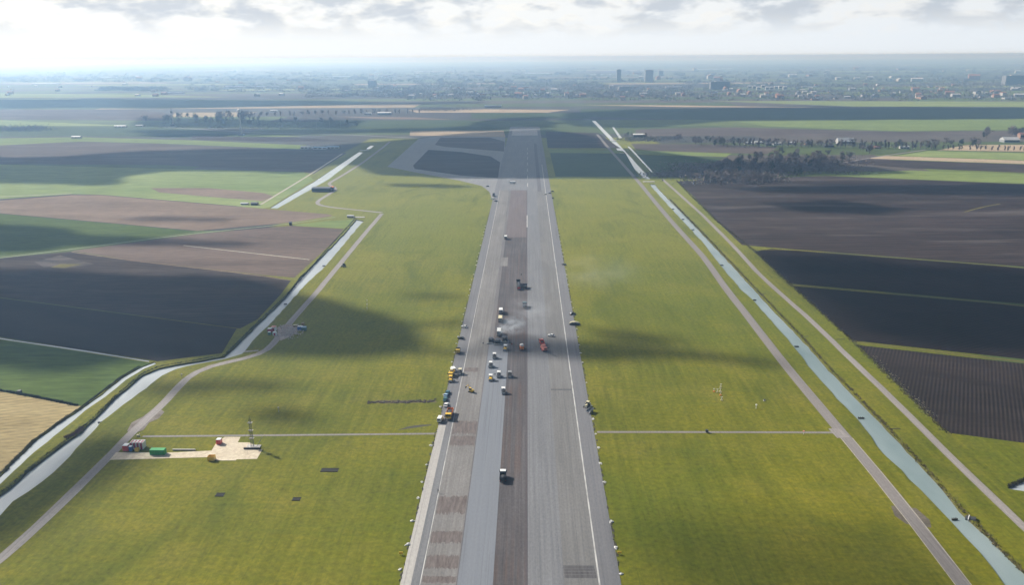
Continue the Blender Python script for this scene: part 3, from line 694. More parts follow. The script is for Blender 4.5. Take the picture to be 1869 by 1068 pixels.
r2 = make_roller(yellow, white, yellow); r2.location = at(895.6, 694); r2.rotation_euler[2] = R(180); r2['label'] = 'yellow bodied road roller with white roof at the left of the roller row'; r2['group'] = 'white roofed road rollers on the new asphalt'
dup(r2, at(922, 639), R(172), 'yellow and black road roller just behind the smoking paver')
r3 = make_roller(darkm, greym, darkm); r3.location = at(930.5, 688); r3.rotation_euler[2] = R(180); r3['label'] = 'all dark road roller on the milled lane right of the new asphalt'; r3['group'] = 'white roofed road rollers on the new asphalt'; r3['group'] = 'road rollers behind the pavers'
pv = make_paver(); pv.location = at(896.5, 625); pv['label'] = 'dark asphalt paver at the left end of the paving row'; pv['group'] = 'asphalt pavers side by side'
dup(pv, at(909, 627.5), 0, 'dark asphalt paver in the middle behind the white tanker')
dup(pv, at(921.5, 623), 0, 'dark asphalt paver at the right of the row under the smoke')
truck('white topped tipper truck backed up to the middle paver, wrapped in smoke', 911, 611, white, white, 8, 2.6, 3.4, R(0), kind='box')
truck('orange truck with a white dome shaped tank on the seam right of the pavers', 952.5, 638, orange, orange, 5.5, 2.6, 2.2, R(180), kind='dump')
MB_ = MB().blob((0, 0, 0), (1.3, 1.5, 0.9), 5, 14, 0.05)
o = MB_.build('tank_cover', white, smooth=True); o.location = at(952.5, 638)+Vector((0, -0.5, 3.0)); tag(o, 'rounded white cover lying on the orange truck', 'cover')
t = thing('milling_machine', 'faded red milling machine with raised conveyor right of the orange truck', 'milling machine', at(993, 640), R(200))
MB().box(-1.25, 1.25, -3.2, 2.6, 1.1, 2.6, (0.92, 0.94)).build('body', pink, t)
MB().box(-1.3, 1.3, -0.8, 0.9, 0.2, 1.1).build('drum_housing', red, t)
for x in (-1.0, 1.0):
    for y in (-2.5, 1.9): MB().prism([(y-0.8, 0.1), (y+0.8, 0.1), (y+0.9, 0.5), (y+0.5, 0.75), (y-0.5, 0.75), (y-0.9, 0.5)], x-0.2, x+0.2).cyl((x, y, 0.7), (x, y, 1.2), 0.12).build('crawler_track', black, t)
cv = MB().prism([(2.4, 1.6), (7.6, 4.0), (7.5, 4.5), (2.3, 2.1)], -0.5, 0.5).build('conveyor', darkm, t)
MB().box(-1.2, 1.2, -1.9, 0.3, 3.3, 3.45).build('canopy_roof', pink, t)
for x in (-1.1, 1.1):
    for y in (-1.8, 0.2): MB().box(x-0.05, x+0.05, y-0.05, y+0.05, 2.5, 3.3).build('roof_post', darkm, t)
truck('faded red tipper truck loading at the milling machine', 989, 629, pink, red, 6.5, 2.5, 2.8, R(8))
truck('truck with white box top farther from the camera of the two above the smoke', 914.3, 571, darkm, white, 7.5, 2.6, 3.0, R(0), kind='box', group='box trucks waiting ahead of the pavers')
truck('cream topped box truck closest to the smoke', 913.2, 586, cream, cream, 7.5, 2.6, 2.9, R(0), kind='box', group='box trucks waiting ahead of the pavers')
truck('dark tipper truck alone on the milled lane just beyond the smoke', 957.6, 561, teal, darkm, 8, 2.6, 3.0, R(0))
truck('dark green tipper truck beside the long black lorry', 958.3, 526, green if False else darkm, darkm, 7, 2.6, 3.1, R(0))
t = truck('long black tipper lorry with a red rear on the milled lane', 946.5, 523, darkm, darkm, 20, 2.6, 3.4, R(2))
MB().box(-1.1, 1.1, -10.25, -10.1, 1.0, 2.3).build('rear_door', red, t)
truck('small white truck alone between the pavers and the runway end', 923, 436, white, white, 7, 2.6, 3.0, R(0), kind='box')
truck('white truck standing farthest away at the taxiway mouth', 935.5, 335, white, white, 8, 2.8, 3.2, R(70), kind='box')
car = make_car('car', white); car.location = at(1006, 614); car.rotation_euler[2] = R(65); car['label'] = 'small white car on the right lane above the red milling machine'
dup(car, at(995.5, 355), R(80), 'white car at the dark cross seam near the far end of the works')
dup(car, at(814.5, 741), R(-5), 'white car lowest in the parked row on the left shoulder')
dup(car, at(847.5, 598), R(60), 'white car parked on the left shoulder just above the dark van')
ct = make_car('car', teal); ct.location = at(817, 718.5); ct.rotation_euler[2] = R(-10); ct['label'] = 'teal car topmost in the parked row on the left shoulder'
dup(ct, at(812.8, 731), R(-6), 'dark teal car between the two light cars on the left shoulder')
cl_ = make_car('car', lblue); cl_.location = at(814, 723.5); cl_.rotation_euler[2] = R(-6); cl_['label'] = 'pale blue car second from the top of the parked row'
cd = make_car('car', darkm); cd.location = at(1045, 574); cd.rotation_euler[2] = R(-60); cd['label'] = 'black car on the right shoulder beside the pale tarpaulin mound'
dup(cd, at(841.5, 619), R(65), 'dark car on the left shoulder above the yellow machine')
for x, y, rz, l in ((1003.5, 353, 30, 'dark car leftmost in the cluster at the far right shoulder'), (1008, 350, 80, 'dark car topmost in the cluster at the far right shoulder'), (1009, 362, 10, 'dark car lowest in the cluster at the far right shoulder'), (890, 340.5, 80, 'dark car at the bend of the taxiway edge'), (905.5, 368, 60, 'dark car next to the white van by the far left shoulder'), (1029.5, 484, 40, 'lone dark car on the far right shoulder')):
    dup(cd, at(x, y), R(rz), l)
va = make_car('van', white, 5.4, 2.0, 2.3, True); va.location = at(803.5, 768); va.rotation_euler[2] = R(-8); va['label'] = 'white van parked left of the big orange tipper'
dup(va, at(827, 677), R(20), 'white van above the yellow machines on the left shoulder')
dup(va, at(899, 364), R(60), 'white van on the far left shoulder')
truck('big orange and yellow tipper truck on the left shoulder by the pale concrete', 820.5, 760, yellow, orange, 9.5, 2.8, 3.2, R(177))
truck('yellow tipper truck above the parked cars on the left shoulder', 824, 686, yellow, yellow, 5.5, 2.5, 2.5, R(170))
truck('yellow truck with black bed alone on the upper left shoulder', 836, 644, yellow, darkm, 5.0, 2.4, 2.6, R(180))
r4 = make_roller(yellow, yellow, yellow); r4.location = at(822.5, 696); r4.rotation_euler[2] = R(180); r4['label'] = 'yellow road roller below the yellow tipper on the left shoulder'
r5 = make_roller(darkm, cream, cream); r5.location = at(839.5, 683); r5.rotation_euler[2] = R(175); r5['label'] = 'cream roofed dark roller on the rust stained band at the left'
truck('tall dark truck at the far left shoulder beside the taxiway', 901, 358, darkm, darkm, 9, 2.6, 3.4, R(0))
# small excavator
t = thing('excavator', 'small yellow excavator with raised arm on the left lane', 'excavator', at(860, 716), R(60))
for s in (-1, 1): MB().prism([(-1.2, 0.05), (1.2, 0.05), (1.4, 0.35), (1.1, 0.6), (-1.1, 0.6), (-1.4, 0.35)], s*0.8-0.2, s*0.8+0.2).build('track', black, t)
MB().box(-0.85, 0.85, -1.4, 0.9, 0.7, 1.5, (0.94, 0.94)).box(-0.7, 0.7, -0.6, 0.6, .5, .7).build('body', yellow, t)
c = MB().box(-0.85, 0.0, -0.3, 0.9, 1.5, 2.5, (0.9, 0.9)).build('cab', glass, t); MB().box(-0.88, 0.03, -0.33, 0.93, 2.5, 2.6).build('cab_roof', yellow, c)
MB().cyl((0.4, 0.7, 1.3), (0.4, 2.1, 3.6), 0.16, n=8).build('boom', yellow, t); MB().cyl((0.4, 2.1, 3.6), (0.4, 3.6, 2.2), 0.13, n=8).build('stick', yellow, t)
MB().prism([(3.4, 2.3), (3.9, 2.2), (3.9, 1.6), (3.4, 1.5), (3.2, 1.9)], 0.05, 0.75).build('bucket', darkm, t)
def tractor(label, px, py, bm, rz, z=TOP):
    t = thing('tractor', label, 'tractor', at(px, py, z), rz)
    MB().box(-0.45, 0.45, 0.2, 2.2, 0.9, 1.7, (0.85, 0.95)).build('hood', bm, t)
    c = MB().box(-0.8, 0.8, -1.3, 0.2, 0.9, 2.7, (0.85, 0.85)).build('cab', glass, t)
    MB().box(-0.8, 0.8, -1.3, 0.2, 2.7, 2.85).build('cab_roof', bm, c)
    for s in (-1, 1):
        for y, r in ((-0.9, 0.85), (1.7, 0.5)):
            w = MB().cyl((s*1.0-0.22, y, r), (s*1.0+0.22, y, r), r, n=16).build('wheel', black, t)
            MB().cyl((s*1.0-0.24, y, r), (s*1.0+0.24, y, r), r*0.5, n=10).build('rim', bm, w)
        MB().box(s*1.0-0.28, s*1.0+0.28, -1.5, -0.3, 1.72, 1.8).build('mudguard', bm, t)
    return t
tractor('cream and black tractor on the right shoulder, closest vehicle there', 1072, 743, cream, R(150))
t = thing('trailer', 'pale grey trailer coupled below the tractor on the right shoulder', 'trailer', at(1077, 753), R(150))
MB().box(-1.1, 1.1, -2.0, 2.0, 0.9, 1.05).box(-1.1, -1.0, -2, 2, 1.05, 1.9).box(1.0, 1.1, -2, 2, 1.05, 1.9).box(-1, 1, -2, -1.9, 1.05, 1.9).build('tub', greym, t)
MB().box(-0.07, 0.07, 2.0, 3.2, 0.75, 0.9).build('drawbar', darkm, t); wheels(t, (-1.0, 1.0), (-0.6,), 0.5, 0.3)
tractor('dark tractor driving down the left perimeter road', 627, 487, darkm, R(160), 0.06)
# tarpaulin mound
t = thing('covered_heap', 'long dark heap under a pale tarpaulin on the right shoulder', 'heap', at(1048.5, 593))
MB().blob((0, 0, 0.4), (3.6, 1.6, 1.5), 4, 14, 0.15).build('heap', darkm, t); MB().blob((0.1, 0.7, 0.85), (3.5, 1.5, 1.45), 4, 14, 0.12).build('tarpaulin', cream, t)
# white mounds of sheeting along both runway edges
def mound():
    mb = MB(); mb.blob((0, 0, 0.15), (0.9, 0.75, 0.55), 2, 9, 0.45); mb.blob((-0.75, 0.2, 0.1), (0.7, 0.35, 0.22), 4, 8, 0.4); mb.blob((0.5, -0.5, 0.1), (0.5, 0.45, 0.3), 6, 8, 0.4)
    return mb
mn = mound().build('sheeting_bundle', bag)
first = True
for side, gl in ((-1, 'bundles of white sheeting along the left runway edge'), (1, 'bundles of white sheeting along the right runway edge')):
    Y0 = P(1045, 1043).y
    for k in range(40):
        y = Y0+15*k; x = (X_SL-0.9 if side < 0 else X_SR+0.6)+rnd.uniform(-0.3, 0.3)
        if rnd.random() < 0.14 or (side < 0 and k in (7, 17)): continue
        o = mn if first else link(mn.copy()); 
        o.location = (x, y+rnd.uniform(-1.8, 1.8), 0.02); o.rotation_euler[2] = rnd.uniform(0, 6.28); s = rnd.uniform(0.55, 0.9)*(1.0 if k < 10 else 0.75); o.scale = (s, s, s)
        tag(o, 'crumpled bundle of white sheeting on the grass at the '+('left' if side < 0 else 'right')+' edge of the runway', 'bundle', gl); first = False
# grass tufts / debris on the grass edge
dm = MB()
for k in range(420):
    s = rnd.choice((-1, 1)); y = rnd.uniform(225, 900); x = X_SL-rnd.uniform(0.0, 0.7) if s < 0 else X_SR+rnd.uniform(0, 0.7)
    dm.blob((x, y, 0.05), (rnd.uniform(0.15, 0.45), rnd.uniform(0.4, 1.6), rnd.uniform(0.1, 0.3)), k, 6, 0.3)
tag(dm.build('soil_clods', mat('soil_clod', (0.045, 0.04, 0.025), 0.95)), 'dark soil clods and tufts along the runway edges', 'soil', kind='stuff')
# yellow runway signs near the bottom
def marker(px, py, l):
    t = thing('marker_sign', l, 'sign', at(px, py, 0.0)); MB().cyl((-0.5, 0, 0), (-0.5, 0, 0.5), 0.05, n=6).cyl((0.5, 0, 0), (0.5, 0, 0.5), 0.05, n=6).build('leg', greym, t)
    MB().box(-0.7, 0.7, -0.12, 0.12, 0.45, 1.3, (0.95, 0.8)).build('panel', yellow, t)
marker(732, 1014, 'small yellow marker sign on the grass left of the runway'); marker(1130.5, 1013, 'small yellow marker sign on the grass right of the runway')
# workers
def person(label, px, py, top, legs, z=TOP, lean=0.0, hat=None):
    t = thing('person', label, 'person', at(px, py, z), rnd.uniform(-1, 1))
    me = bpy.data.meshes.new('body')
    J = [((0, 0, 0.95), 0.16), ((0, 0, 1.15), 0.15), ((0, 0.01, 1.4), 0.17), ((0, 0.01, 1.52), 0.07), ((0, 0.02, 1.62), 0.09), ((0, 0.02, 1.74), 0.10),
         ((-0.11, 0, 0.9), 0.11), ((-0.14, 0.06, 0.5), 0.08), ((-0.15, -0.02, 0.08), 0.055), ((-0.15, 0.14, 0.04), 0.045),
         ((0.11, 0, 0.9), 0.11), ((0.14, 0.0, 0.5), 0.08), ((0.15, -0.12, 0.08), 0.055), ((0.15, 0.04, 0.04), 0.045),
         ((-0.22, 0, 1.42), 0.08), ((-0.30, -0.02, 1.15), 0.055), ((-0.28, 0.14, 0.93), 0.045), ((-0.27, 0.2, 0.86), 0.04),
         ((0.22, 0, 1.42), 0.08), ((0.31, -0.02, 1.15), 0.055), ((0.27, 0.16, 0.96), 0.045), ((0.26, 0.22, 0.9), 0.04)]
    E = [(0, 1), (1, 2), (2, 3), (3, 4), (4, 5), (0, 6), (6, 7), (7, 8), (8, 9), (0, 10), (10, 11), (11, 12), (12, 13), (2, 14), (14, 15), (15, 16), (16, 17), (2, 18), (18, 19), (19, 20), (20, 21)]
    me.from_pydata([j[0] for j in J], E, []); b = link(bpy.data.objects.new('body', me)); b.parent = t
    sk = b.modifiers.new('skin', 'SKIN'); 
    for v, (c, r) in zip(me.skin_vertices[0].data, J): v.radius = (r, r)
    me.skin_vertices[0].data[0].use_root = True
    b.modifiers.new('sub', 'SUBSURF').render_levels = 1
    me.materials.append(legs)
    MB().cyl((0, 0, 0.92), (0, 0.01, 1.45), 0.205, 0.23, n=12).build('jacket', top, t)
    MB().blob((0, 0.02, 1.78), (0.13, 0.15, 0.09), 1, 10, 0.0).build('helmet', hat or white, t)
hiv = mat('hi_vis_orange', (0.75, 0.25, 0.03), 0.6); dark_cloth = mat('dark_cloth', (0.02, 0.025, 0.04), 0.8)
person('person in dark blue clothes standing alone on the left edge line', 799.8, 900, dark_cloth, dark_cloth, hat=dark_cloth)
person('person in dark clothes standing left of the pavers', 882, 629, dark_cloth, dark_cloth)
person('person in red and dark clothes behind the right paver', 934.5, 631, red, dark_cloth)
person('person in dark clothes near the long black lorry', 951.5, 503, dark_cloth, dark_cloth)
person('person standing between the two rollers on the new asphalt', 903.5, 686, dark_cloth, dark_cloth)

# ------------------------------------------------------------------ compound left of the runway
G = 0.06
t = thing('lattice_mast', 'tall lattice mast with pale ring platforms on the decked pad', 'mast', P(461, 816, G))
b = MB(); Hm = 14.0; wb = 0.55
for x in (-wb, wb):
    for y in (-wb, wb): b.cyl((x, y, 0.3), (x*0.6, y*0.6, Hm), 0.07, n=5)
for k in range(12):
    z0, z1 = 0.3+k*Hm/12.3, 0.3+(k+1)*Hm/12.3; f0, f1 = 1-0.4*z0/Hm, 1-0.4*z1/Hm; cs = [(-1, -1), (1, -1), (1, 1), (-1, 1)]
    for i in range(4):
        a, c = cs[i], cs[(i+1) % 4]; b.cyl((a[0]*wb*f0, a[1]*wb*f0, z0), (c[0]*wb*f1, c[1]*wb*f1, z1), 0.045, n=4)
b.build('lattice_tower', darkm, t)
for z in (4.2, 8.2, 12.0): MB().box(-1.0, 1.0, -0.8, 0.8, z, z+0.16).box(-1.0, 1.0, -0.84, -0.8, z+.16, z+0.5).build('platform', concm, t)
MB().cyl((0, 0, Hm), (0, 0, Hm+1.6), 0.06, n=6).build('antenna', darkm, t)
MB().box(-2.6, 3.6, -1.4, 1.4, 0, 0.3).build('base_frame', concm, t)
b = MB(); b.box(-3.2, 4.4, -2.6, -1.6, 0.0, 0.35)
for k in range(12): b.box(-3.2+k*0.65, -3.1+k*0.65, -2.6, -1.6, 0.35, 0.75)
b.build('ground_rail', woodd, t)
MB().cyl((2.0, 0.4, 0.2), (4.4, 1.5, 4.3), 0.12, n=6).cyl((2.0, -0.8, 0.2), (4.4, 1.5, 4.3), 0.06, n=6).build('strut', greym, t)
for x, y in ((-6, 5), (6, 6), (0, -7)): MB().cyl((0, 0, 12), (x, y, 0.05), 0.02, n=3).build('guy_wire', darkm, t)
def booth(name, label, px, py, w, d, h, body, roof, cat='booth', rz=0.0, group=None, z=G):
    t = thing(name, label, cat, P(px, py, z), rz, group)
    MB().box(-w/2, w/2, -d/2, d/2, 0.08, h).box(-w/2+.1, w/2-.1, -d/2+.1, d/2-.1, 0, .08).build('body', body, t)
    MB().box(-w/2-0.06, w/2+0.06, -d/2-0.06, d/2+0.06, h, h+0.14, (0.9, 0.9)).build('roof', roof, t)
    MB().box(-w*0.28, w*0.28, -d/2-0.05, -d/2-0.002, 0.15, h*0.8).build('door', body if body is not white else maroon, t)
    return t
def skip(label, px, py, L, w, h, m, rz=0.0, cat='skip', z=G):
    t = thing('open_skip', label, cat, P(px, py, z), rz)
    b = MB().box(-L/2, L/2, -w/2, w/2, 0.05, 0.15)
    b.box(-L/2, L/2, -w/2, -w/2+0.08, 0.15, h).box(-L/2, L/2, w/2-0.08, w/2, 0.15, h).box(-L/2, -L/2+0.08, -w/2+.08, w/2-.08, 0.15, h).box(L/2-0.08, L/2, -w/2+.08, w/2-.08, 0.15, h)
    b.build('body', m, t)
    r = MB()
    n = max(3, int(L/0.7))
    for k in range(n):
        x = -L/2+0.15+(L-0.3)*k/(n-1)
        r.box(x-0.05, x+0.05, -w/2-0.07, -w/2-.001, 0.15, h-.12).box(x-0.05, x+0.05, w/2+.001, w/2+0.07, 0.15, h-.12)
    r.build('rib', m, t)['kind'] = 'stuff'
    MB().box(-L/2-0.06, L/2+0.06, -w/2-0.08, -w/2-0.002, h-0.1, h+.02).box(-L/2-0.06, L/2+0.06, w/2+0.002, w/2+0.08, h-0.1, h+.02).build('rim', m, t)
    return t
booth('site_booth', 'red booth with a white roof at the left end of the striped cabins', 231.5, 822, 2.4, 2.6, 2.7, red, white)
for k, l in enumerate(('white cabin with maroon door beside the red booth', 'second white cabin with maroon door from the red booth', 'third white cabin with maroon door, behind the yellow box', 'rightmost white cabin with maroon door in the row')):
    t = thing('striped_cabin', l, 'cabin', P(242.5+k*6.1, 819, G), 0, 'white and maroon cabins in a row')
    MB().box(-0.66, 0.66, -1.2, 2.2, 0.08, 3.3).box(-.6, .6, -1.1, 2.1, 0, .08).build('body', white, t)
    MB().box(-0.46, 0.46, -1.26, -1.202, 0.12, 3.25).box(-0.3, 0.3, -0.9, 1.8, 3.302, 3.36).build('door', maroon, t)
    MB().box(-0.66, 0.66, -1.2, -1.0, 3.3, 3.45).build('roof_edge', greym, t)
skip('small yellow skip standing in front of the third maroon and white cabin', 250.5, 824, 1.7, 1.4, 1.5, yellow)
booth('chemical_toilet', 'small blue booth in front of the first white cabin', 239.5, 823.5, 1.2, 1.2, 2.3, blue, white, 'toilet')
# green container
t = thing('shipping_container', 'long green container standing on the decked strip', 'container', P(289, 829, G))
b = MB().box(-3.2, 3.2, -1.2, 1.2, 0.1, 2.35); b.build('body', green, t)
r = MB()
for k in range(21): x = -3.0+k*0.3; r.box(x-0.06, x+0.06, -1.26, -1.202, 0.25, 2.2)
r.build('corrugated_side', green, t)
for s in (-1, 1):
    MB().box(s*3.26-0.05, s*3.26+0.05, -1.2, 1.2, 0.0, 2.5).build('end_frame', green, t)
MB().box(-3.2, 3.2, -1.22, 1.22, 2.352, 2.46).build('roof', green, t)
t = thing('concrete_beam', 'long pale beam lying on the grass right of the green container', 'beam', P(336, 822.5, G)); MB().box(-5.2, 5.2, -0.3, 0.3, 0.1, 0.6).build('beam', concm, t); MB().box(-4.6, -4.3, -0.4, 0.4, 0, 0.1).box(4.3, 4.6, -0.4, 0.4, 0, 0.1).build('bearer', wood, t)
booth('site_booth', 'red booth with rounded white roof on the upper corner of the decking', 400.5, 810, 2.1, 2.2, 2.3, red, white)
skip('orange yellow skip at the lower left corner of the decked pad', 386.5, 840, 3.0, 2.2, 2.0, yellow)
# white ball marker near path
t = thing('marker_post', 'small pale post with box where the cross path meets the left road', 'post', P(252, 797, 0.0)); MB().box(-0.5, 0.5, -0.4, 0.4, 0, 0.9).build('box', cream, t); MB().cyl((0.9, 0, 0), (0.9, 0, 1.6), 0.12, n=6).build('post', white, t)
def post(px, py, h, l, m=white, z=0.0, head=None, w=0.18):
    t = thing('marker_post', l, 'post', P(px, py, z)); MB().cyl((0, 0, 0), (0, 0, h), w, w*0.8, n=8).build('post', m, t)
    MB().box(-w*2, w*2, -w*2, w*2, h, h+w*3).build('cap', head or m, t)
post(508.5, 752, 2.0, 'short pale post alone on the grass above the mast', concm)
post(1466.5, 793, 1.3, 'small white and red post by the right cross path', white, 0.0, pink, 0.16)
post(332, 689, 1.6, 'small pale post between the canal and the left road', concm)
post(1380, 746, 1.7, 'pale post below the small dark dome on the right grass', white)
post(1290, 790, 0.5, 'low dark stump beside the right cross path', darkm, 0, None, 0.3)
t = thing('marker_post', 'low dark dome on the grass right of the pale post', 'marker', P(1395, 732, 0)); MB().cyl((0, 0, 0), (0, 0, 0.5), 0.7, 0.5, n=10).build('base', concm, t); MB().blob((0, 0, 0.6), (0.45, 0.45, 0.4), 1, 10, 0).build('dome', darkm, t)
# antenna cross on right grass
for i, (x, y, l) in enumerate(((1315.5, 707, 'topmost'), (1314.5, 715, 'upper middle'), (1303, 715.5, 'left arm outer'), (1309, 716.5, 'left arm inner'), (1315, 722, 'lower middle'), (1317, 731, 'lowest'))):
    t = thing('antenna_unit', l+' small antenna unit of the cross shaped array on the right grass', 'antenna', P(x, y, 0), 0, 'antenna units in a cross on the right grass')
    MB().box(-0.45, 0.45, -0.35, 0.35, 0, 0.5).build('base', (orange if i in (2, 4) else cream), t); MB().cyl((0, 0, 0.5), (0, 0, 1.7), 0.09, n=6).build('mast', white, t); MB().box(-0.5, 0.5, -0.1, 0.1, 1.7, 1.9).build('head', white, t)
for i, (y, l) in enumerate(((552, 'farthest'), (559, 'middle'), (566, 'nearest'))):
    post(670, y, 1.4, l+' of three pale posts in line at the shadow on the left grass', concm)
# drain grilles on the left grass
for px, py, w, d, l in ((601.5, 859, 7.4, 2.6, 'widest'), (401.5, 904, 3.4, 2.2, 'leftmost'), (541, 912, 3.2, 2.0, 'lowest')):
    t = thing('drain_pit', l+' dark slatted pit cover in the left grass', 'pit cover', P(px, py, 0.0))
    MB().box(-w/2, w/2, -d/2, d/2, 0.03, 0.09).build('pit', mat('pit_dark', (0.03, 0.028, 0.02), 0.9), t)
    b = MB()
    for k in range(int(w/0.6)): x = -w/2+0.3+k*0.6; b.box(x-0.09, x+0.09, -d/2+0.1, d/2-0.1, 0.1, 0.22)
    b.box(-w/2-.1, w/2+.1, -d/2-0.15, -d/2-.005, 0, 0.25).box(-w/2-.1, w/2+.1, d/2+.005, d/2+0.15, 0, 0.25); b.build('grille', woodd, t)
# spoil line and dark scratch in the grass
b = MB()
for k in range(150):
    u = rnd.random(); p = P(671+u*125, 733.5+rnd.gauss(0, 1.1)+(1.2 if u < 0.6 else -0.8), 0)
    r = rnd.uniform(0.25, 0.75); b.blob((p.x, p.y, 0.05), (r, r, r*0.6), k, 6, 0.4)
tag(b.build('spoil_heap', mat('spoil', (0.06, 0.045, 0.035), 0.95)), 'low line of dark spoil across the left grass', 'spoil', kind='stuff')
sheet('bare_soil', [(671, 735), (690, 731), (740, 731), (796, 732), (797, 735), (750, 736), (700, 737)], surf('bare_soil', (0.09, 0.075, 0.05), (0.16, 0.13, 0.07), 0.2, 1.0), 0.03)
sheet('bare_soil', [(725, 786), (745, 779), (765, 776), (787, 775), (787, 777), (765, 780), (745, 783)], mat('wet_soil', (0.05, 0.045, 0.03), 0.9), 0.03)

# ------------------------------------------------------------------ second compound by the left canal
for px, py, w, d, h, m1, m2, l in (
    (493, 606, 2.6, 2.4, 2.4, maroon, white, 'maroon booth with pale roof on the canal side of the road'),
    (500, 604, 2.8, 3.0, 2.9, white, pink, 'tall white booth with pinkish roof on the canal side of the road'),
    (492, 611, 1.6, 1.6, 1.8, teal, white, 'small teal booth lowest on the canal bank'),
    (502, 612, 2.2, 2.0, 2.2, white, white, 'all white booth at the road edge of the canal side group'),
    (548, 602, 3.0, 2.2, 2.4, blue, white, 'blue booth with white roof on the grass side of the road'),
    (555, 603, 3.0, 2.4, 2.3, teal, lblue, 'teal booth with pale blue roof farthest right in the group'),
    (553, 594, 1.6, 1.6, 1.7, brick, wood, 'small brown booth behind the blue one'),
    (539, 597, 2.4, 1.4, 1.4, wood, cream, 'low brown crate with cream lid on the rubble')):
    booth('site_booth', l, px, py, w, d, h, m1, m2)
b = MB()
for k in range(260):
    p = P(rnd.gauss(527, 10), rnd.gauss(605, 5.5), 0)
    r = rnd.uniform(0.2, 0.8); b.blob((p.x, p.y, 0.05), (r, r, r*0.7), k, 6, 0.4)
tag(b.build('rubble', mat('rubble_block', (0.38, 0.33, 0.30), 0.9, 0, 0.4)), 'scattered pale rubble around the left road', 'rubble', kind='stuff')
ribbon('side_path', [(445, 642), (460, 641), (472, 640)], 2.2, a_roadL, 0.06)

# ------------------------------------------------------------------ canal furniture
t = thing('culvert', 'round white concrete culvert with black mouth on the right bank of the right canal', 'culvert', P(1764, 945, 0.0), R(-35))
MB().cyl((-0.2, 0, -0.7), (3.2, 0, -0.1), 1.25, n=18).build('pipe', darkm, t)
MB().prism([(-1.7, -1.1), (1.7, -1.1), (1.7, 0.4), (0.9, 0.9), (-0.9, 0.9), (-1.7, 0.4)], 0.6, 0.9).build('headwall', white, t)
def groyne(px, py, L, rz, l, z=-0.7):
    t = thing('timber_groyne', l, 'groyne', P(px, py, z), rz, 'low timber groynes in the canals')
    b = MB().box(0, L, -0.16, 0.16, 0.15, 0.75); b.build('beam', woodd, t)
    for k in range(3): MB().cyl((L*(k+0.3)/3, 0.32, -0.5), (L*(k+0.3)/3, 0.32, 1.0), 0.14, n=6).build('post', woodd, t)
for px, py, L, rz, l in ((1566, 765, 3.0, 0, 'timber groyne at the left bank level with the cross path'), (1737, 951, 2.4, R(10), 'small timber groyne opposite the round culvert'), (1450, 634, 2.6, 0, 'left bank groyne halfway up the right canal'),
    (1374, 549, 2.6, 0, 'left bank groyne above the halfway one'), (1314, 485, 3, 0, 'left bank groyne next after the bend of light'), (1262, 420, 3, 0, 'left bank groyne far up the right canal'), (1244, 401, 3, 0, 'far left bank groyne above it'), (1226, 382, 3, 0, 'farthest left bank groyne below the dam'),
    (187, 773, 2.2, R(180), 'timber groyne at the right bank of the left canal'), (524, 556, 2.4, R(180), 'far timber groyne at the bend of the left canal'), (594, 486, 2.6, R(180), 'timber groyne above the bend of the left canal')):
    groyne(px, py, L, rz, l)
for px, py, L, l in ((1622, 783, 5.5, 'lowest'), (1462, 615, 5.0, 'second'), (1387, 537, 5, 'third'), (1300, 443, 6, 'fourth'), (1437, 517, 5, 'fifth'), (1525, 620, 6, 'sixth')):
    t = thing('ditch_outlet', l+' dark drain outlet running back from the canal bank at right', 'drain', P(px, py, 0.0), R(rnd.uniform(0, 12)), 'dark drain outlets on the right bank')
    b = MB(); b.box(0, L, -0.35, 0.35, -0.1, 0.1).build('channel', woodd, t)
# dams
def dam(px, py, w, d, l, posts=5):
    t = thing('weir', l, 'weir', P(px, py, -0.2)); MB().box(-w/2, w/2, -d/2, d/2, -0.8, 0.6).build('deck', concm, t)
    for k in range(posts):
        x = -w/2+w*k/(posts-1); MB().cyl((x, -d/2+0.1, 0.6), (x, -d/2+0.1, 1.7), 0.1, n=5).build('post', darkm, t)
    MB().box(-w/2, w/2, -d/2+0.05, -d/2+0.15, 1.5, 1.62).build('rail', white, t)
dam(1184, 332, 16, 6, 'pale weir crossing the right canal where the shade begins'); dam(655, 397, 13, 5, 'dark weir at the head of the left canal', 6); dam(665, 274.5, 16, 10, 'far weir on the upper left canal'); dam(1119, 256.5, 14, 9, 'far weir on the upper right canal')
def hut(name, label, px, py, w, d, h, wallm, roofm, rz=0.0, cat='building', rh=1.5, z=0.0, win=4, group=None):
    t = thing(name, label, cat, P(px, py, z), rz, group)
    MB().box(-w/2, w/2, -d/2, d/2, 0, h).build('wall', wallm, t)
    MB().prism([(-d/2-0.3, h+0.01), (d/2+0.3, h+0.01), (0, h+rh)], -w/2-0.3, w/2+0.3).build('roof', roofm, t)
    for k in range(win):
        x = -w/2+w*(k+0.5)/win
        f = MB().box(x-w*0.12/1, x+w*0.12/1, -d/2-0.06, -d/2-.004, h*0.35, h*0.8).build('window', glass, t)
    return t
hut('pump_house', 'dark low pump house at the foot of the upper left canal', 465, 374, 8, 5, 2.6, darkm, roofd, 0, 'pump house', 1.0)
hut('shed', 'white shed left of the dark pump house', 447, 373.5, 9, 4, 2, white, roofg, 0, 'shed', .8)
hut('shed', 'tiny dark hut at the end of the field ditch', 530.5, 411, 2.6, 2.6, 3.2, darkm, roofd, 0, 'hut', .8, win=1)
hut('shed', 'pale sheds beside the weir at the head of the left canal', 640, 397, 7, 4, 2.2, plaster, roofg, 0, 'shed', .8)
# long navy building with red end
t = hut('navy_hall', 'long navy blue hall on the left grass between canal and perimeter road', 588, 349, 24, 12, 5.2, navy, roofd, 0, 'hall', 0.8, win=5)
hut('shed', 'red roofed annex at the right end of the navy hall', 606, 347, 5, 9, 4.2, navy, orange, 0, 'annex', 1.2, win=1)
booth('site_booth', 'dark box on the field edge by the stubble field', 36, 719, 1.8, 1.8, 1.8, darkm, darkm)
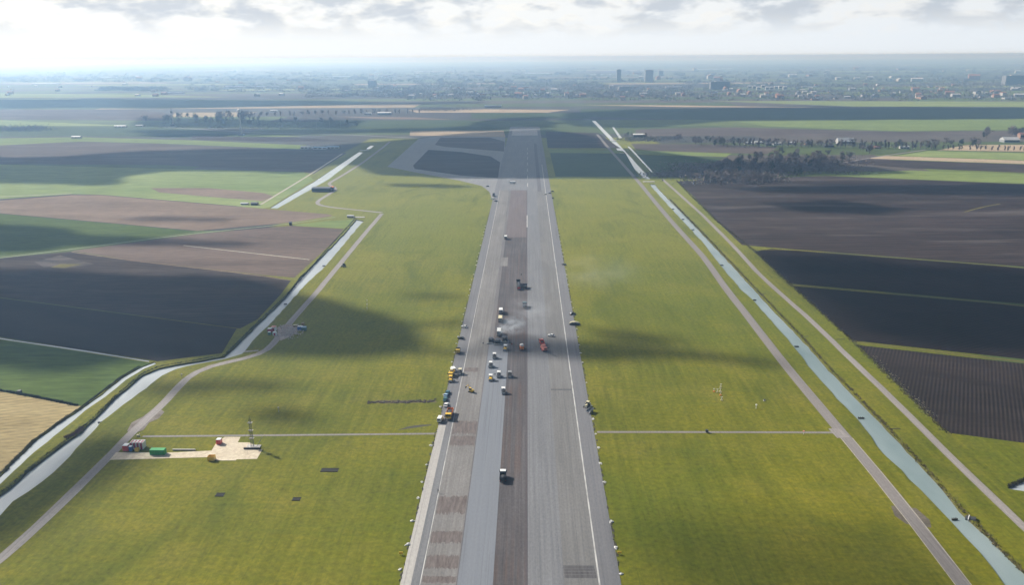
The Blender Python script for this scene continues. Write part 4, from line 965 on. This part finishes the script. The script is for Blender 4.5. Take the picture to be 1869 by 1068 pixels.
# hedge line beside it
def stuff_tufts(name, label, pts, n, r, h, m, w=1.0, cat='reeds'):
    c = [P(*p, 0) for p in pts]; seg = [(a, b, (b-a).length) for a, b in zip(c, c[1:])]; tot = sum(s[2] for s in seg); mb = MB()
    for k in range(n):
        u = rnd.uniform(0, tot)
        for a, b, L in seg:
            if u <= L: break
            u -= L
        d = (b-a).normalized(); s = Vector((d.y, -d.x, 0)); p = a.lerp(b, min(1, u/L))+s*rnd.gauss(0, w*0.5)
        for j in range(5):
            an = rnd.uniform(0, 6.28); hh = h*rnd.uniform(0.5, 1.2); rr = r*rnd.uniform(0.5, 1.2)
            q0 = p+Vector((rnd.uniform(-rr, rr), rnd.uniform(-rr, rr), -0.3)); e = Vector((math.cos(an), math.sin(an), 0))*rr*0.4
            mb.poly([q0-e, q0+e, q0+e*0.3+Vector((rnd.uniform(-rr, rr)*0.5, rnd.uniform(-rr, rr)*0.5, hh+0.3))])
    return tag(mb.build(name, m), label, cat, kind='stuff')
reedm = mat('reed', (0.085, 0.072, 0.04), 0.9, 0, 0.3, 0.2); reedd = mat('dark_reed', (0.035, 0.032, 0.02), 0.9, 0, 0.3); redr = mat('red_reed', (0.16, 0.075, 0.06), 0.9)
stuff_tufts('reeds', 'dark reeds along the far bank of the left canal', [(0, 902), (50, 859), (87, 829), (130, 797), (170, 764), (210, 724), (260, 682), (290, 669), (350, 659), (410, 648), (432, 627), (470, 589), (520, 542), (590, 463), (648, 399)], 2400, 0.45, 0.55, reedd, 0.7)
stuff_tufts('reeds', 'reddish reed bed on the far bank of the left canal', [(120, 800), (140, 790), (150, 780)], 160, 0.55, 0.8, redr, 1.6)
stuff_tufts('hedge', 'thin dark hedge between the green field and the stubble', [(-120, 700), (0, 713), (40, 720), (90, 730), (142, 741)], 800, 0.8, 0.8, reedd, 0.7, 'hedge')
stuff_tufts('reeds', 'dry pale reeds along the right bank of the right canal', [(1869, 1044), (1757, 932), (1687, 852), (1622, 782), (1507, 664), (1462, 613), (1382, 530), (1297, 440), (1222, 363)], 2200, 0.7, 0.6, mat('dry_reed', (0.15, 0.12, 0.05), 0.9, 0, .4, .1), 0.8)
stuff_tufts('weeds', 'rough dark weeds along the field edge at right', [(1730, 792), (1640, 705), (1556, 622), (1443, 520), (1377, 458), (1307, 402), (1236, 331)], 2200, 0.8, 0.6, mat('weed', (0.10, 0.085, 0.045), 0.9, 0, .4, .1), 1.6, 'weeds')
stuff_tufts('weeds', 'pale tufts on the verge beside the furrowed field', [(1590, 650), (1640, 700), (1700, 762)], 260, 0.4, 0.4, mat('pale_weed', (0.34, 0.34, 0.22), 0.9), 3.0, 'weeds')
stuff_tufts('weeds', 'dark weeds along the ditch above the stubble field', [(0, 866), (60, 806), (115, 766), (150, 743), (222, 688), (255, 669)], 1200, 0.6, 0.5, reedm, 0.7, 'weeds')
stuff_tufts('weeds', 'dark weeds around the pond at the right border', [(1838, 889), (1869, 875), (1940, 850)], 260, 0.6, 0.6, reedd, 0.7, 'weeds')

# ------------------------------------------------------------------ trees
barkm = mat('bark', (0.085, 0.065, 0.055), 0.9); twig = mat('twigs', (0.135, 0.105, 0.098), 0.95, 0, 0.35, 0.4); twig2 = mat('grey_twigs', (0.10, 0.085, 0.078), 0.95, 0, 0.35, 0.4)
fir = mat('evergreen', (0.022, 0.038, 0.018), 0.95, 0, 0.35, 0.4)
def make_tree(kind, seed, h):
    r_ = random.Random(seed)
    t = thing(kind, 'x', 'tree', (0, 0, 0))
    b = MB(); b.cyl((0, 0, -0.2), (0, 0, h*0.55), h*0.022, h*0.012, n=6)
    limbs = []
    for k in range(9):
        an = r_.uniform(0, 6.28); z0 = h*r_.uniform(0.22, 0.5); L = h*r_.uniform(0.2, 0.36); wide = 0.3 if kind == 'poplar' else 1.0
        e = Vector((math.cos(an)*L*wide, math.sin(an)*L*wide, z0+L*1.05)); b.cyl((0, 0, z0), e, h*0.01, h*0.003, n=4); limbs.append(e)
    b.cyl((0, 0, h*0.55), (0, 0, h*0.92), h*0.012, h*0.003, n=5)
    b.build('trunk', barkm, t)
    c = MB(); rx = {'bare_tree': 0.33, 'poplar': 0.17, 'evergreen_tree': 0.28}[kind]*h; z0 = {'bare_tree': 0.25, 'poplar': 0.12, 'evergreen_tree': 0.06}[kind]*h
    cl = [(r_.gauss(0, 0.42)*rx, r_.gauss(0, 0.42)*rx, z0+(h-z0)*r_.uniform(0.15, 0.85), r_.uniform(0.25, 0.5)*rx) for _ in range(13)]
    n = 640
    for k in range(n):
        cx, cy, cz, cr = r_.choice(cl)
        p = Vector((cx+r_.gauss(0, 0.5)*cr, cy+r_.gauss(0, 0.5)*cr, cz+r_.gauss(0, 0.5)*cr*(2.4 if kind == 'poplar' else 1)))
        if p.z < z0*0.8 or p.z > h*1.04: continue
        s_ = h*r_.uniform(0.028, 0.06)
        u = Vector((r_.gauss(0, 1), r_.gauss(0, 1), r_.gauss(0, 1)+0.4)).normalized(); v = u.orthogonal().normalized()*0.42
        c.poly([p-u*s_-v*s_*0.5, p-u*s_*0.3+v*s_, p+u*s_*1.4])
    c.build('crown', {'bare_tree': twig if seed % 2 else twig2, 'poplar': twig, 'evergreen_tree': fir}[kind], t)
    return t
protos = {}
used = set()
def plant(kind, x, y, h, label, group):
    v = rnd.randrange(4); key = (kind, v)
    first = key not in protos
    if first: protos[key] = make_tree(kind, v+{'bare_tree': 0, 'poplar': 10, 'evergreen_tree': 20}[kind], 12.0)
    p = protos[key]; s = h/12.0
    if first:
        p.location = (x, y, 0); p.rotation_euler[2] = rnd.uniform(0, 6.28); p.scale = (s, s, s); p['label'] = label; p['group'] = group; return p
    return dup(p, (x, y, 0), rnd.uniform(0, 6.28), label, group, (s*rnd.uniform(0.85, 1.2), s*rnd.uniform(0.85, 1.2), s))
def in_poly(p, poly):
    c = False
    for i in range(len(poly)):
        a, b = poly[i], poly[i-1]
        if (a[1] > p[1]) != (b[1] > p[1]) and p[0] < (b[0]-a[0])*(p[1]-a[1])/(b[1]-a[1])+a[0]: c = not c
    return c
def wood_(poly, n, kinds, h0, h1, label, group):
    gp = [tuple(P(*p)[:2]) for p in poly]; xs = [p[0] for p in gp]; ys = [p[1] for p in gp]; k = 0
    while k < n:
        p = (rnd.uniform(min(xs), max(xs)), rnd.uniform(min(ys), max(ys)))
        if in_poly(p, gp): plant(rnd.choice(kinds), p[0], p[1], rnd.uniform(h0, h1), label, group); k += 1
def row_(a, b, n, kinds, h0, h1, label, group, jit=3):
    A, B = P(*a), P(*b)
    for k in range(n):
        p = A.lerp(B, (k+rnd.uniform(-0.2, 0.2))/(n-1)); plant(rnd.choice(kinds), p.x+rnd.uniform(-jit, jit), p.y+rnd.uniform(-jit, jit), rnd.uniform(h0, h1), label, group)
wood_([(1262, 331), (1300, 335), (1405, 336), (1412, 328), (1400, 322), (1280, 322)], 52, ['bare_tree'], 10, 14, 'purplish bare tree in the front clump of the wood beside the right canal', 'bare trees of the front clump')
wood_([(1255, 320), (1400, 321), (1485, 321), (1545, 305), (1560, 291), (1500, 285), (1410, 284), (1330, 300)], 80, ['bare_tree', 'bare_tree', 'bare_tree', 'evergreen_tree'], 11, 16, 'bare tree in the back part of the wood beside the right canal', 'trees of the wood behind')
wood_([(1225, 262), (1345, 268), (1350, 262), (1235, 257)], 26, ['bare_tree', 'bare_tree', 'evergreen_tree'], 11, 17, 'bare tree in the grove beyond the wood, left of the white farm sheds', 'grove beyond the wood')
row_((1350, 267), (1700, 272), 40, ['poplar', 'bare_tree'], 14, 19, 'thin bare tree in the long row behind the farm sheds', 'long tree row')
row_((1700, 273), (1869, 276), 18, ['poplar'], 9, 12, 'slim bare tree in the regular row on the beige field', 'slim tree row')
wood_([(1690, 271), (1790, 272), (1785, 264), (1700, 262)], 12, ['evergreen_tree', 'bare_tree'], 12, 18, 'dark tree in the clump at the end of the farm road', 'clump by the farm road')
wood_([(1790, 256), (1869, 252), (1869, 243), (1800, 245)], 14, ['bare_tree', 'evergreen_tree'], 14, 22, 'tall tree behind the grey barn at the right border', 'trees behind the barn')
wood_([(1560, 283), (1590, 281), (1590, 272), (1560, 273)], 6, ['bare_tree'], 11, 15, 'bare tree by the farm road bend', 'trees at the road bend')
wood_([(1140, 252), (1180, 253), (1180, 249), (1145, 249)], 6, ['evergreen_tree', 'bare_tree'], 9, 12, 'dark tree round the small farm hall near the right canal head', 'trees round the small farm')
wood_([(250, 225), (330, 230), (660, 233), (640, 226), (420, 216), (330, 214)], 40, ['bare_tree', 'evergreen_tree'], 15, 22, 'dark tree in the far belt between the two lattice towers', 'far tree belt at left')
wood_([(418, 224), (462, 224), (460, 219), (420, 219)], 7, ['bare_tree'], 24, 32, 'one of the tallest trees in the clump by the white domed tower', 'tall clump at left')
wood_([(388, 222), (408, 222), (408, 219), (390, 219)], 3, ['bare_tree'], 22, 28, 'tall tree left of the highest clump in the far belt', 'tall pair at left')
row_((465, 213), (765, 207), 26, ['poplar', 'bare_tree'], 14, 19, 'bare poplar in the far row above the tan strip', 'far poplar row')
# woods too far to tell trees apart
def far_wood(name, label, boxes, n, m, s0=3.5):
    c = MB()
    for k in range(n):
        x0, y0, x1, y1, h = rnd.choice(boxes)
        p = P(rnd.uniform(x0, x1), rnd.uniform(y0, y1)); w = rnd.uniform(8, 26)
        if p.y > 12000: w *= 2
        for j in range(26):
            q0 = p+Vector((rnd.gauss(0, w), rnd.gauss(0, 7), abs(rnd.gauss(0, 0.42))*h)); s_ = s0*rnd.uniform(0.6, 1.5)
            u = Vector((rnd.gauss(0, 1), rnd.gauss(0, 1), rnd.gauss(0, 1)+0.4)).normalized(); v = u.orthogonal().normalized()*0.7
            c.poly([q0-u*s_-v*s_*0.5, q0-u*s_*0.3+v*s_, q0+u*s_*1.3])
    tag(c.build(name, m), label, 'woods', kind='stuff')
fw = mat('far_trees', (0.10, 0.095, 0.09), 0.95, 0, 0.4, 0.01)
far_wood('far_woods', 'hazy mass of trees in and around the far town', [(690, 158, 1250, 178, 16), (730, 165, 1869, 184, 14), (1050, 158, 1869, 176, 15), (1240, 150, 1869, 160, 14), (760, 150, 1100, 160, 14)], 1300, fw)
far_wood('far_woods', 'hazy tree belts on the plain at the left', [(340, 152, 720, 168, 15), (180, 160, 300, 166, 12), (0, 140, 500, 150, 14), (380, 130, 800, 148, 14), (560, 158, 760, 178, 12)], 700, fw)
far_wood('far_woods', 'faint tree lines just below the horizon', [(0, 117, 1869, 150, 14)], 900, fw, 7)
far_wood('far_woods', 'low dark scrub around the farms at the middle distance', [(1350, 263, 1690, 270, 5), (1150, 250, 1240, 258, 4), (280, 222, 650, 234, 7), (770, 198, 850, 203, 12), (0, 232, 75, 240, 9), (1240, 318, 1420, 336, 3), (1400, 285, 1560, 318, 3)], 420, fw, 1.4)

brush = mat('brushwood', (0.14, 0.11, 0.105), 0.95, 0, 0.4, 0.1)
far_wood('undergrowth', 'tangled bare undergrowth filling the wood beside the right canal', [(1275, 322, 1408, 333, 9), (1290, 305, 1480, 320, 9), (1400, 288, 1545, 305, 8), (1200, 316, 1290, 324, 4), (1230, 300, 1330, 316, 6)], 420, brush, 1.3)

# ------------------------------------------------------------------ far buildings
def block(name, label, px, py, w, d, h, m, floors=10, bays=8, roof=None):
    t = thing(name, label, 'building', P(px, py), 0)
    MB().box(-w/2, w/2, -d/2, d/2, 0, h).build('wall', m, t)
    for k in range(floors):
        z = h*(k+0.35)/floors; MB().box(-w*0.46, w*0.46, -d/2-0.2, -d/2-0.01, z, z+h*0.4/floors).build('window_band', glass, t)
    MB().box(-w*0.25, w*0.25, -d*0.25, d*0.25, h, h+4).build('roof_house', roof or concm, t)
    return t
bd = mat('grey_tower_wall', (0.16, 0.17, 0.19), 0.7, 0, .1, .05); bl = mat('pale_tower_wall', (0.30, 0.31, 0.33), 0.7, 0, .1, .05)
block('tower_block', 'slim tall tower standing alone above the far town', 1129, 150, 28, 24, 84, bd, 16, 5)
block('tower_block', 'broad tall tower right of the slim one', 1184, 150, 54, 26, 80, bl, 16, 9)
block('office_block', 'small distant block right of the broad tower', 1206, 138, 40, 30, 45, bd, 6, 5)
block('office_block', 'square dark block rising alone left of the far town', 680, 159, 48, 40, 38, bd, 8, 6)
block('apartment_block', 'wide dark block in the right half of the far town', 1313, 163, 100, 30, 40, bd, 9, 12)
block('apartment_block', 'broad block at the far right border of the town', 1852, 155, 130, 40, 52, bd, 9, 14)
block('apartment_block', 'low wide block in front of the slim tower', 1140, 166, 60, 25, 22, bl, 5, 8)
hs = []
def house_mesh(wm, rm, seed):
    r_ = random.Random(seed); b = MB(); w, d, h = r_.uniform(10, 26), r_.uniform(9, 14), r_.uniform(5, 10)
    b.box(-w/2, w/2, -d/2, d/2, 0, h); b.prism([(-d/2-.3, h+.01), (d/2+.3, h+.01), (0, h+r_.uniform(2, 4))], -w/2-.3, w/2+.3, m=1)
    o = b.build('house', [wm, rm]); COL.objects.unlink(o); return o
whitew = mat('white_wall', (0.38, 0.38, 0.38), 0.7)
hp = [house_mesh(a, b, i) for i, (a, b) in enumerate(((whitew, roofg), (plaster, roofr), (brick, roofd), (whitew, roofd), (plaster, roofg), (brick, roofr)))]
for k in range(250):
    if k < 150: x, y = rnd.uniform(700, 1869), rnd.triangular(152, 184, 172); l, g = 'small house lost in the haze of the far town', 'houses of the far town'
    elif k < 205: x, y = rnd.uniform(0, 700), rnd.uniform(128, 176); l, g = 'small pale building scattered on the hazy plain at left', 'buildings on the left plain'
    else: x, y = rnd.uniform(700, 1869), rnd.uniform(124, 150); l, g = 'faint building beyond the far town', 'buildings beyond the town'
    o = link(rnd.choice(hp).copy()); o.location = P(x, y); o.rotation_euler[2] = rnd.choice((0, 0.1, 1.57, -0.3)); s = rnd.uniform(0.8, 1.7)*(1 if y > 150 else 2.0); o.scale = (s, s, s*0.9)
    tag(o, l, 'house', g)
for k in range(9):                                  # terrace of white houses at the edge of the town
    x = 1368+k*8; hut('house', ('first', 'second', 'third', 'fourth', 'fifth', 'sixth', 'seventh', 'eighth', 'ninth')[k]+' white house from the left in the bright terrace of the far town', x, 162+rnd.uniform(-2, 2), 18, 12, 14, whitew, roofg, 0, 'house', 3, win=3)
for i, (x, y, w, d, l) in enumerate(((995, 134, 420, 120, 'longest white glasshouse beyond the far town'), (760, 131, 160, 90, 'white glasshouse left of the longest one'), (1095, 137, 200, 60, 'pale glasshouse left of the slim tower'), (85, 153, 190, 60, 'bright glasshouse at the far left'), (460, 159, 330, 30, 'very long low pale shed before the left tree belt'),
    (320, 171, 90, 25, 'white shed on the tan strip at left'), (200, 142, 160, 60, 'pale glasshouse on the left plain'), (620, 140, 300, 50, 'faint wide glasshouse between the plain and the town'), (1300, 126, 500, 120, 'faint glasshouse near the horizon right of the towers'), (1290, 127, 300, 90, 'second faint glasshouse near the horizon'), (1475, 159, 70, 30, 'white hall in the right of the town'), (1840, 181, 40, 25, 'white hall at the right end of the town'),
    (1230, 160, 90, 30, 'pale hall right of the towers'), (900, 196, 60, 20, 'pale farm hall beyond the runway end'), (470, 126, 400, 90, 'faint glasshouse under the horizon at left'))):
    t = thing('glasshouse', l, 'glasshouse', P(x, y), 0)
    MB().box(-w/2, w/2, -d/2, d/2, 0, 5).build('wall', whitew, t)
    b = MB(); n = 6
    for k in range(n): y0 = -d/2+d*k/n; b.prism([(y0+.05, 5.01), (y0+d/n-.05, 5.01), (y0+d/n/2, 7.5)], -w/2, w/2)
    b.build('roof', mat('glass_roof', (0.65, 0.68, 0.70), 0.3), t)
hut('farmhouse', 'large farmhouse with a pale roof in the long tree row', 1542, 262, 32, 16, 5, plaster, roofg, 0, 'farmhouse', 7)
hut('barn', 'grey barn with wide pale roof at the right border', 1842, 259, 30, 18, 5, greym, roofg, 0, 'barn', 5)
hut('barn', 'brick walled barn beside the grey barn', 1866, 252, 16, 12, 8, brick, roofr, 0, 'barn', 4)
hut('barn', 'dark farm hall with white roof near the right canal head', 1166, 251, 25, 14, 7, darkm, white, 0, 'barn', 2)
hut('barn', 'pale blue hall with white front left of the poplars', 702, 209, 42, 16, 6, lblue, white, 0, 'barn', 3)
hut('barn', 'white fronted shed at the left end of the blue hall', 672, 209, 22, 12, 5, white, roofg, 0, 'barn', 2)
for i, (x, y, w, wm, rm, l) in enumerate(((1365, 263, 14, white, roofg, 'white shed leftmost at the tree row farm'), (1385, 262, 18, white, roofg, 'second white shed at the tree row farm'), (1402, 265, 10, darkm, roofd, 'low dark shed between the white sheds'), (1418, 264, 16, white, white, 'brightest white shed at the tree row farm'), (1445, 263, 16, plaster, roofg, 'pale shed right of the brightest one'), (1475, 264, 14, brick, roofd, 'brown shed right of the pale shed'), (1512, 268, 18, darkm, roofd, 'dark shed before the large farmhouse'), (1600, 271, 12, brick, roofr, 'brick house right of the large farmhouse'), (1650, 271, 16, plaster, roofg, 'pale shed by the farm road'),
    (560, 271, 22, white, roofg, 'white glasshouse left in the row at the upper left canal'), (585, 272, 26, white, lblue, 'white glasshouse with blue roof in the middle of the row'), (608, 271, 24, plaster, lblue, 'rightmost glasshouse at the upper left canal'), (500, 203, 22, white, roofg, 'far white shed before the poplars'), (220, 232, 30, white, white, 'white low shed on the left plain near the tree belt'), (255, 231, 18, plaster, roofg, 'pale low shed right of the white one on the left plain'), (140, 252, 20, plaster, roofg, 'lone pale shed on the bright green strip'))):
    hut('shed', l, x, y, w, 9, 3.4, wm, rm, 0, 'shed', 2, win=3)
def radio(name, label, px, py, h, top):
    t = thing(name, label, 'tower', P(px, py), 0)
    MB().cyl((0, 0, 0), (0, 0, h*0.85), 1.6, 1.1, n=12).build('shaft', plaster, t)
    if top == 'dome': MB().cyl((0, 0, h*0.8), (0, 0, h*0.86), 2.0, 4.5, n=14).build('platform', bd, t); MB().blob((0, 0, h*0.93), (4.6, 4.6, 4.6), 1, 16, 0).build('dome', white, t)
    else: MB().cyl((0, 0, h*0.72), (0, 0, h*0.80), 2.0, 4.2, n=14).cyl((0, 0, h*0.82), (0, 0, h*0.86), 3.4, 3.0, n=14).build('platform', bd, t); MB().cyl((0, 0, h*0.85), (0, 0, h), 0.5, n=8).build('antenna', darkm, t)
    MB().box(-6, 6, -5, 5, 0, 4).build('base_building', bd, t)
radio('radar_tower', 'pale slender tower with a flat head left of the far tree belt', 316, 229, 46, 'flat'); radio('radar_tower', 'pale tower with a round white dome before the tallest trees', 441, 247, 60, 'dome')
for i, x in enumerate((478, 510, 548, 578, 602, 622)):
    t = thing('light_mast', 'thin tall light mast on the field before the far tree belt', 'mast', P(x, 236-i*0.3), 0, 'thin light masts before the tree belt'); MB().cyl((0, 0, 0), (0, 0, 17), 0.3, 0.2, n=6).build('pole', greym, t); MB().box(-1.2, 1.2, -0.3, 0.3, 17, 17.5).build('lamp_head', greym, t)

# ------------------------------------------------------------------ smoke
def volume_mat(name, col, dens, scale=None, aniso=0.0, absc=(1, 1, 1)):
    m = bpy.data.materials.new(name); m.use_nodes = True; q = NT(m.node_tree); q.N.clear()
    o = q.new('ShaderNodeOutputMaterial'); v = q.new('ShaderNodeVolumePrincipled'); q.L.new(v.outputs[0], o.inputs['Volume'])
    v.inputs['Color'].default_value = (*col, 1); v.inputs['Anisotropy'].default_value = aniso; v.inputs['Absorption Color'].default_value = (*absc, 1); v.inputs['Density'].default_value = dens
    if scale:
        tc = q.new('ShaderNodeTexCoord').outputs['Object']; L = q.vmath('LENGTH', tc)
        f = q.maprange(L, 0.15, 1.0, 1, 0, True); n = q.maprange(q.noise(tc, scale, 4, 0.6), 0.40, 0.66)
        q.set(v.inputs['Density'], q.math('MULTIPLY', q.math('MULTIPLY', f, n), dens))
    return m
def puff(label, c, r, rz, m):
    b = MB().blob((0, 0, 0), (1, 1, 1), 1, 18, 0); o = b.build('smoke', m, smooth=True); o.location = c; o.scale = r; o.rotation_euler = (0, R(-12), rz); tag(o, label, 'smoke', kind='stuff')
sm = volume_mat('smoke_volume', (0.72, 0.86, 1.0), 0.15, 2.4)
c = P(935, 612); puff('bluish smoke drifting right from the pavers', (c.x+0.5, c.y, 6.5), (11, 14, 5.5), R(25), sm)
c = P(918, 616); puff('dense white smoke curling over the middle paver', (c.x, c.y+1, 4.5), (4.5, 5, 4.0), 0, volume_mat('smoke_dense', (0.80, 0.9, 1.0), 0.28, 2.0))
c = P(965, 590); puff('thin smoke trail spreading over the right lane', (c.x, c.y, 9), (16, 30, 7), R(30), volume_mat('smoke_thin', (0.85, 0.92, 1.0), 0.022, 2.0))
c = P(1090, 520); puff('faint veil of smoke over the right grass', (c.x, c.y, 10), (38, 60, 9), R(30), volume_mat('smoke_faint', (0.85, 0.92, 1.0), 0.008, 1.6))

# ------------------------------------------------------------------ haze
hz = MB().box(-34500, 34500, -1600, 34500, -2.3, 176.0).build('haze', volume_mat('haze_volume', (0.38, 0.63, 1.0), 1.65e-4, aniso=0.45, absc=(0.60, 0.50, 1.0)))
hz['kind'] = 'stuff'; hz['label'] = 'pale blue haze over the plain'; hz['category'] = 'haze'

# ------------------------------------------------------------------ clouds above the frame that cast the patches of shade
cm = volume_mat('cloud_volume', (1.0, 1.0, 1.0), 0.20, aniso=0.8)
HC = 1100.0
def cloud(poly, edge, thick, seed, strength=1.0):
    g = [P(*p) for p in poly]; sh = SUN*(HC/SUN.z)
    xs = [p.x for p in g]; ys = [p.y for p in g]; ex = edge*0.7
    x0, x1, y0, y1 = min(xs)-ex, max(xs)+ex, min(ys)-ex, max(ys)+ex
    nx = int(min(150, max(24, (x1-x0)/(edge*0.35)))); ny = int(min(150, max(24, (y1-y0)/(edge*0.35))))
    X, Y = np.meshgrid(np.linspace(x0, x1, nx), np.linspace(y0, y1, ny), indexing='ij')
    ins = np.zeros(X.shape, bool); dist = np.full(X.shape, 1e9); n = len(g)
    for i in range(n):
        a, b = g[i], g[i-1]
        cond = ((a.y > Y) != (b.y > Y)); xi = (b.x-a.x)*(Y-a.y)/((b.y-a.y) if abs(b.y-a.y) > 1e-9 else 1e-9)+a.x
        ins ^= cond & (X < xi)
        dx_, dy_ = b.x-a.x, b.y-a.y; tt = np.clip(((X-a.x)*dx_+(Y-a.y)*dy_)/(dx_*dx_+dy_*dy_+1e-9), 0, 1)
        dist = np.minimum(dist, np.hypot(X-a.x-tt*dx_, Y-a.y-tt*dy_))
    sd = np.where(ins, dist, -dist)
    nz = np.array([[mnoise.fractal(Vector((X[i, j]/edge*0.33, Y[i, j]/edge*0.33, seed)), 0.8, 2.2, 4) for j in range(ny)] for i in range(nx)])
    hgt = np.clip((sd/edge+0.42+nz*0.6), 0, 1); hgt = hgt*hgt*(3-2*hgt)*thick*0.08*strength
    hgt[0, :] = hgt[-1, :] = 0; hgt[:, 0] = hgt[:, -1] = 0
    mb = MB(); idx = {}
    for i in range(nx):
        for j in range(ny):
            mb.v.append((X[i, j]+sh.x, Y[i, j]+sh.y, HC+max(hgt[i, j], 0.02)*0.8)); mb.v.append((X[i, j]+sh.x, Y[i, j]+sh.y, HC-hgt[i, j]*0.2-0.02))
    for i in range(nx-1):
        for j in range(ny-1):
            if max(hgt[i, j], hgt[i+1, j], hgt[i, j+1], hgt[i+1, j+1]) <= 0: continue
            q4 = [i*ny+j, (i+1)*ny+j, (i+1)*ny+j+1, i*ny+j+1]
            mb.f.append(tuple(2*k for k in q4)); mb.mi.append(0); mb.f.append(tuple(2*k+1 for k in reversed(q4))); mb.mi.append(0)
    # close the rim
    cnt = {}
    for f in mb.f:
        for a, b in zip(f, f[1:]+f[:1]):
            cnt[(a, b)] = 1
    rim = [(a, b) for (a, b) in cnt if (b, a) not in cnt and a % 2 == 0]
    for a, b in rim: mb.f.append((b, a, a+1, b+1)); mb.mi.append(0)
    used_v = sorted({k for f in mb.f for k in f}); mp = {k: i for i, k in enumerate(used_v)}
    mb.v = [mb.v[k] for k in used_v]; mb.f = [tuple(mp[k] for k in f) for f in mb.f]
    o = mb.build('cloud', cm, smooth=True); o['kind'] = 'structure'
CL = [
 ([(-500, 470), (-100, 492), (100, 497), (300, 505), (450, 510), (520, 535), (620, 560), (705, 575), (745, 590), (745, 615), (690, 632), (560, 642), (470, 640), (380, 640), (250, 640), (150, 655), (100, 665), (-100, 655), (-500, 640)], 18, 380, 1, 1),
 ([(380, 697), (470, 690), (560, 697), (540, 706), (430, 708)], 14, 110, 2, 1),
 ([(445, 752), (520, 747), (585, 757), (560, 770), (470, 766)], 12, 100, 3, 1),
 ([(150, 800), (260, 790), (200, 880), (100, 930), (-60, 1010), (-60, 940), (30, 870)], 14, 150, 4, 1),
 ([(260, 700), (330, 690), (420, 695), (380, 712), (280, 720)], 12, 90, 44, .9),
 ([(900, 622), (1000, 618), (1080, 622), (1210, 634), (1400, 656), (1400, 664), (1200, 655), (1050, 650), (960, 645), (900, 640)], 17, 150, 5, .8),
 ([(1055, 598), (1100, 602), (1240, 620), (1200, 630), (1100, 618)], 15, 130, 6, .7),
 ([(745, 535), (830, 532), (850, 545), (760, 550)], 12, 60, 61, .7), ([(700, 590), (850, 585), (850, 592), (760, 600)], 10, 60, 62, .7), ([(760, 640), (870, 636), (880, 645), (770, 652)], 9, 70, 63, .8),
 ([(-400, 404), (0, 410), (110, 418), (150, 428), (300, 437), (270, 445), (120, 447), (80, 456), (-400, 475)], 20, 200, 7, 1),
 ([(200, 395), (420, 398), (400, 404), (230, 403)], 20, 80, 71, .7),
 ([(250, 434), (420, 440), (470, 446), (420, 452), (250, 446)], 20, 80, 72, .8),
 ([(-600, 288), (0, 290), (120, 286), (260, 276), (520, 272), (625, 279), (600, 300), (560, 312), (430, 312), (300, 308), (215, 320), (205, 333), (-100, 336), (-600, 340)], 45, 320, 8, 1),
 ([(560, 270), (640, 262), (720, 256), (860, 242), (1000, 236), (1080, 250), (1090, 268), (1180, 274), (1300, 292), (1420, 300), (1500, 300), (1590, 305), (1640, 315), (1540, 319), (1440, 320), (1300, 322), (1200, 325), (1000, 325), (860, 324), (780, 322), (690, 318), (650, 300), (600, 300)], 18, 320, 9, 1),
 ([(700, 334), (800, 336), (870, 340), (830, 343), (730, 340)], 16, 90, 10, .8),
 ([(1300, 344), (1500, 338), (1900, 336), (2200, 350), (2200, 362), (1869, 356), (1650, 352), (1450, 352)], 25, 220, 11, .9),
 ([(1400, 372), (1520, 368), (1660, 382), (1600, 392), (1470, 388)], 22, 220, 12, .9),
 ([(1040, 204), (1400, 196), (2300, 196), (2300, 212), (1869, 215), (1340, 219), (1200, 232), (1060, 230)], 90, 320, 13, 1),
 ([(-600, 180), (200, 181), (600, 184), (850, 187), (700, 192), (300, 196), (-600, 196)], 150, 320, 14, .5),
 ([(250, 238), (480, 236), (700, 236), (860, 230), (920, 215), (1000, 214), (1010, 232), (860, 237), (640, 242), (480, 247), (300, 246)], 60, 320, 15, 1),
 ([(260, 215), (660, 220), (640, 234), (250, 231)], 60, 320, 16, .8),
 ([(1180, 970), (1450, 930), (1720, 990), (1900, 1180), (1150, 1180)], 40, 60, 33, .5),  # cloud added to darken the lower right grass, standing in for lens vignetting
 ([(1377, 462), (1869, 495), (2200, 520), (2200, 640), (1869, 640), (1556, 600), (1450, 520)], 40, 160, 19, .8),
]
for a in CL: cloud(*a)
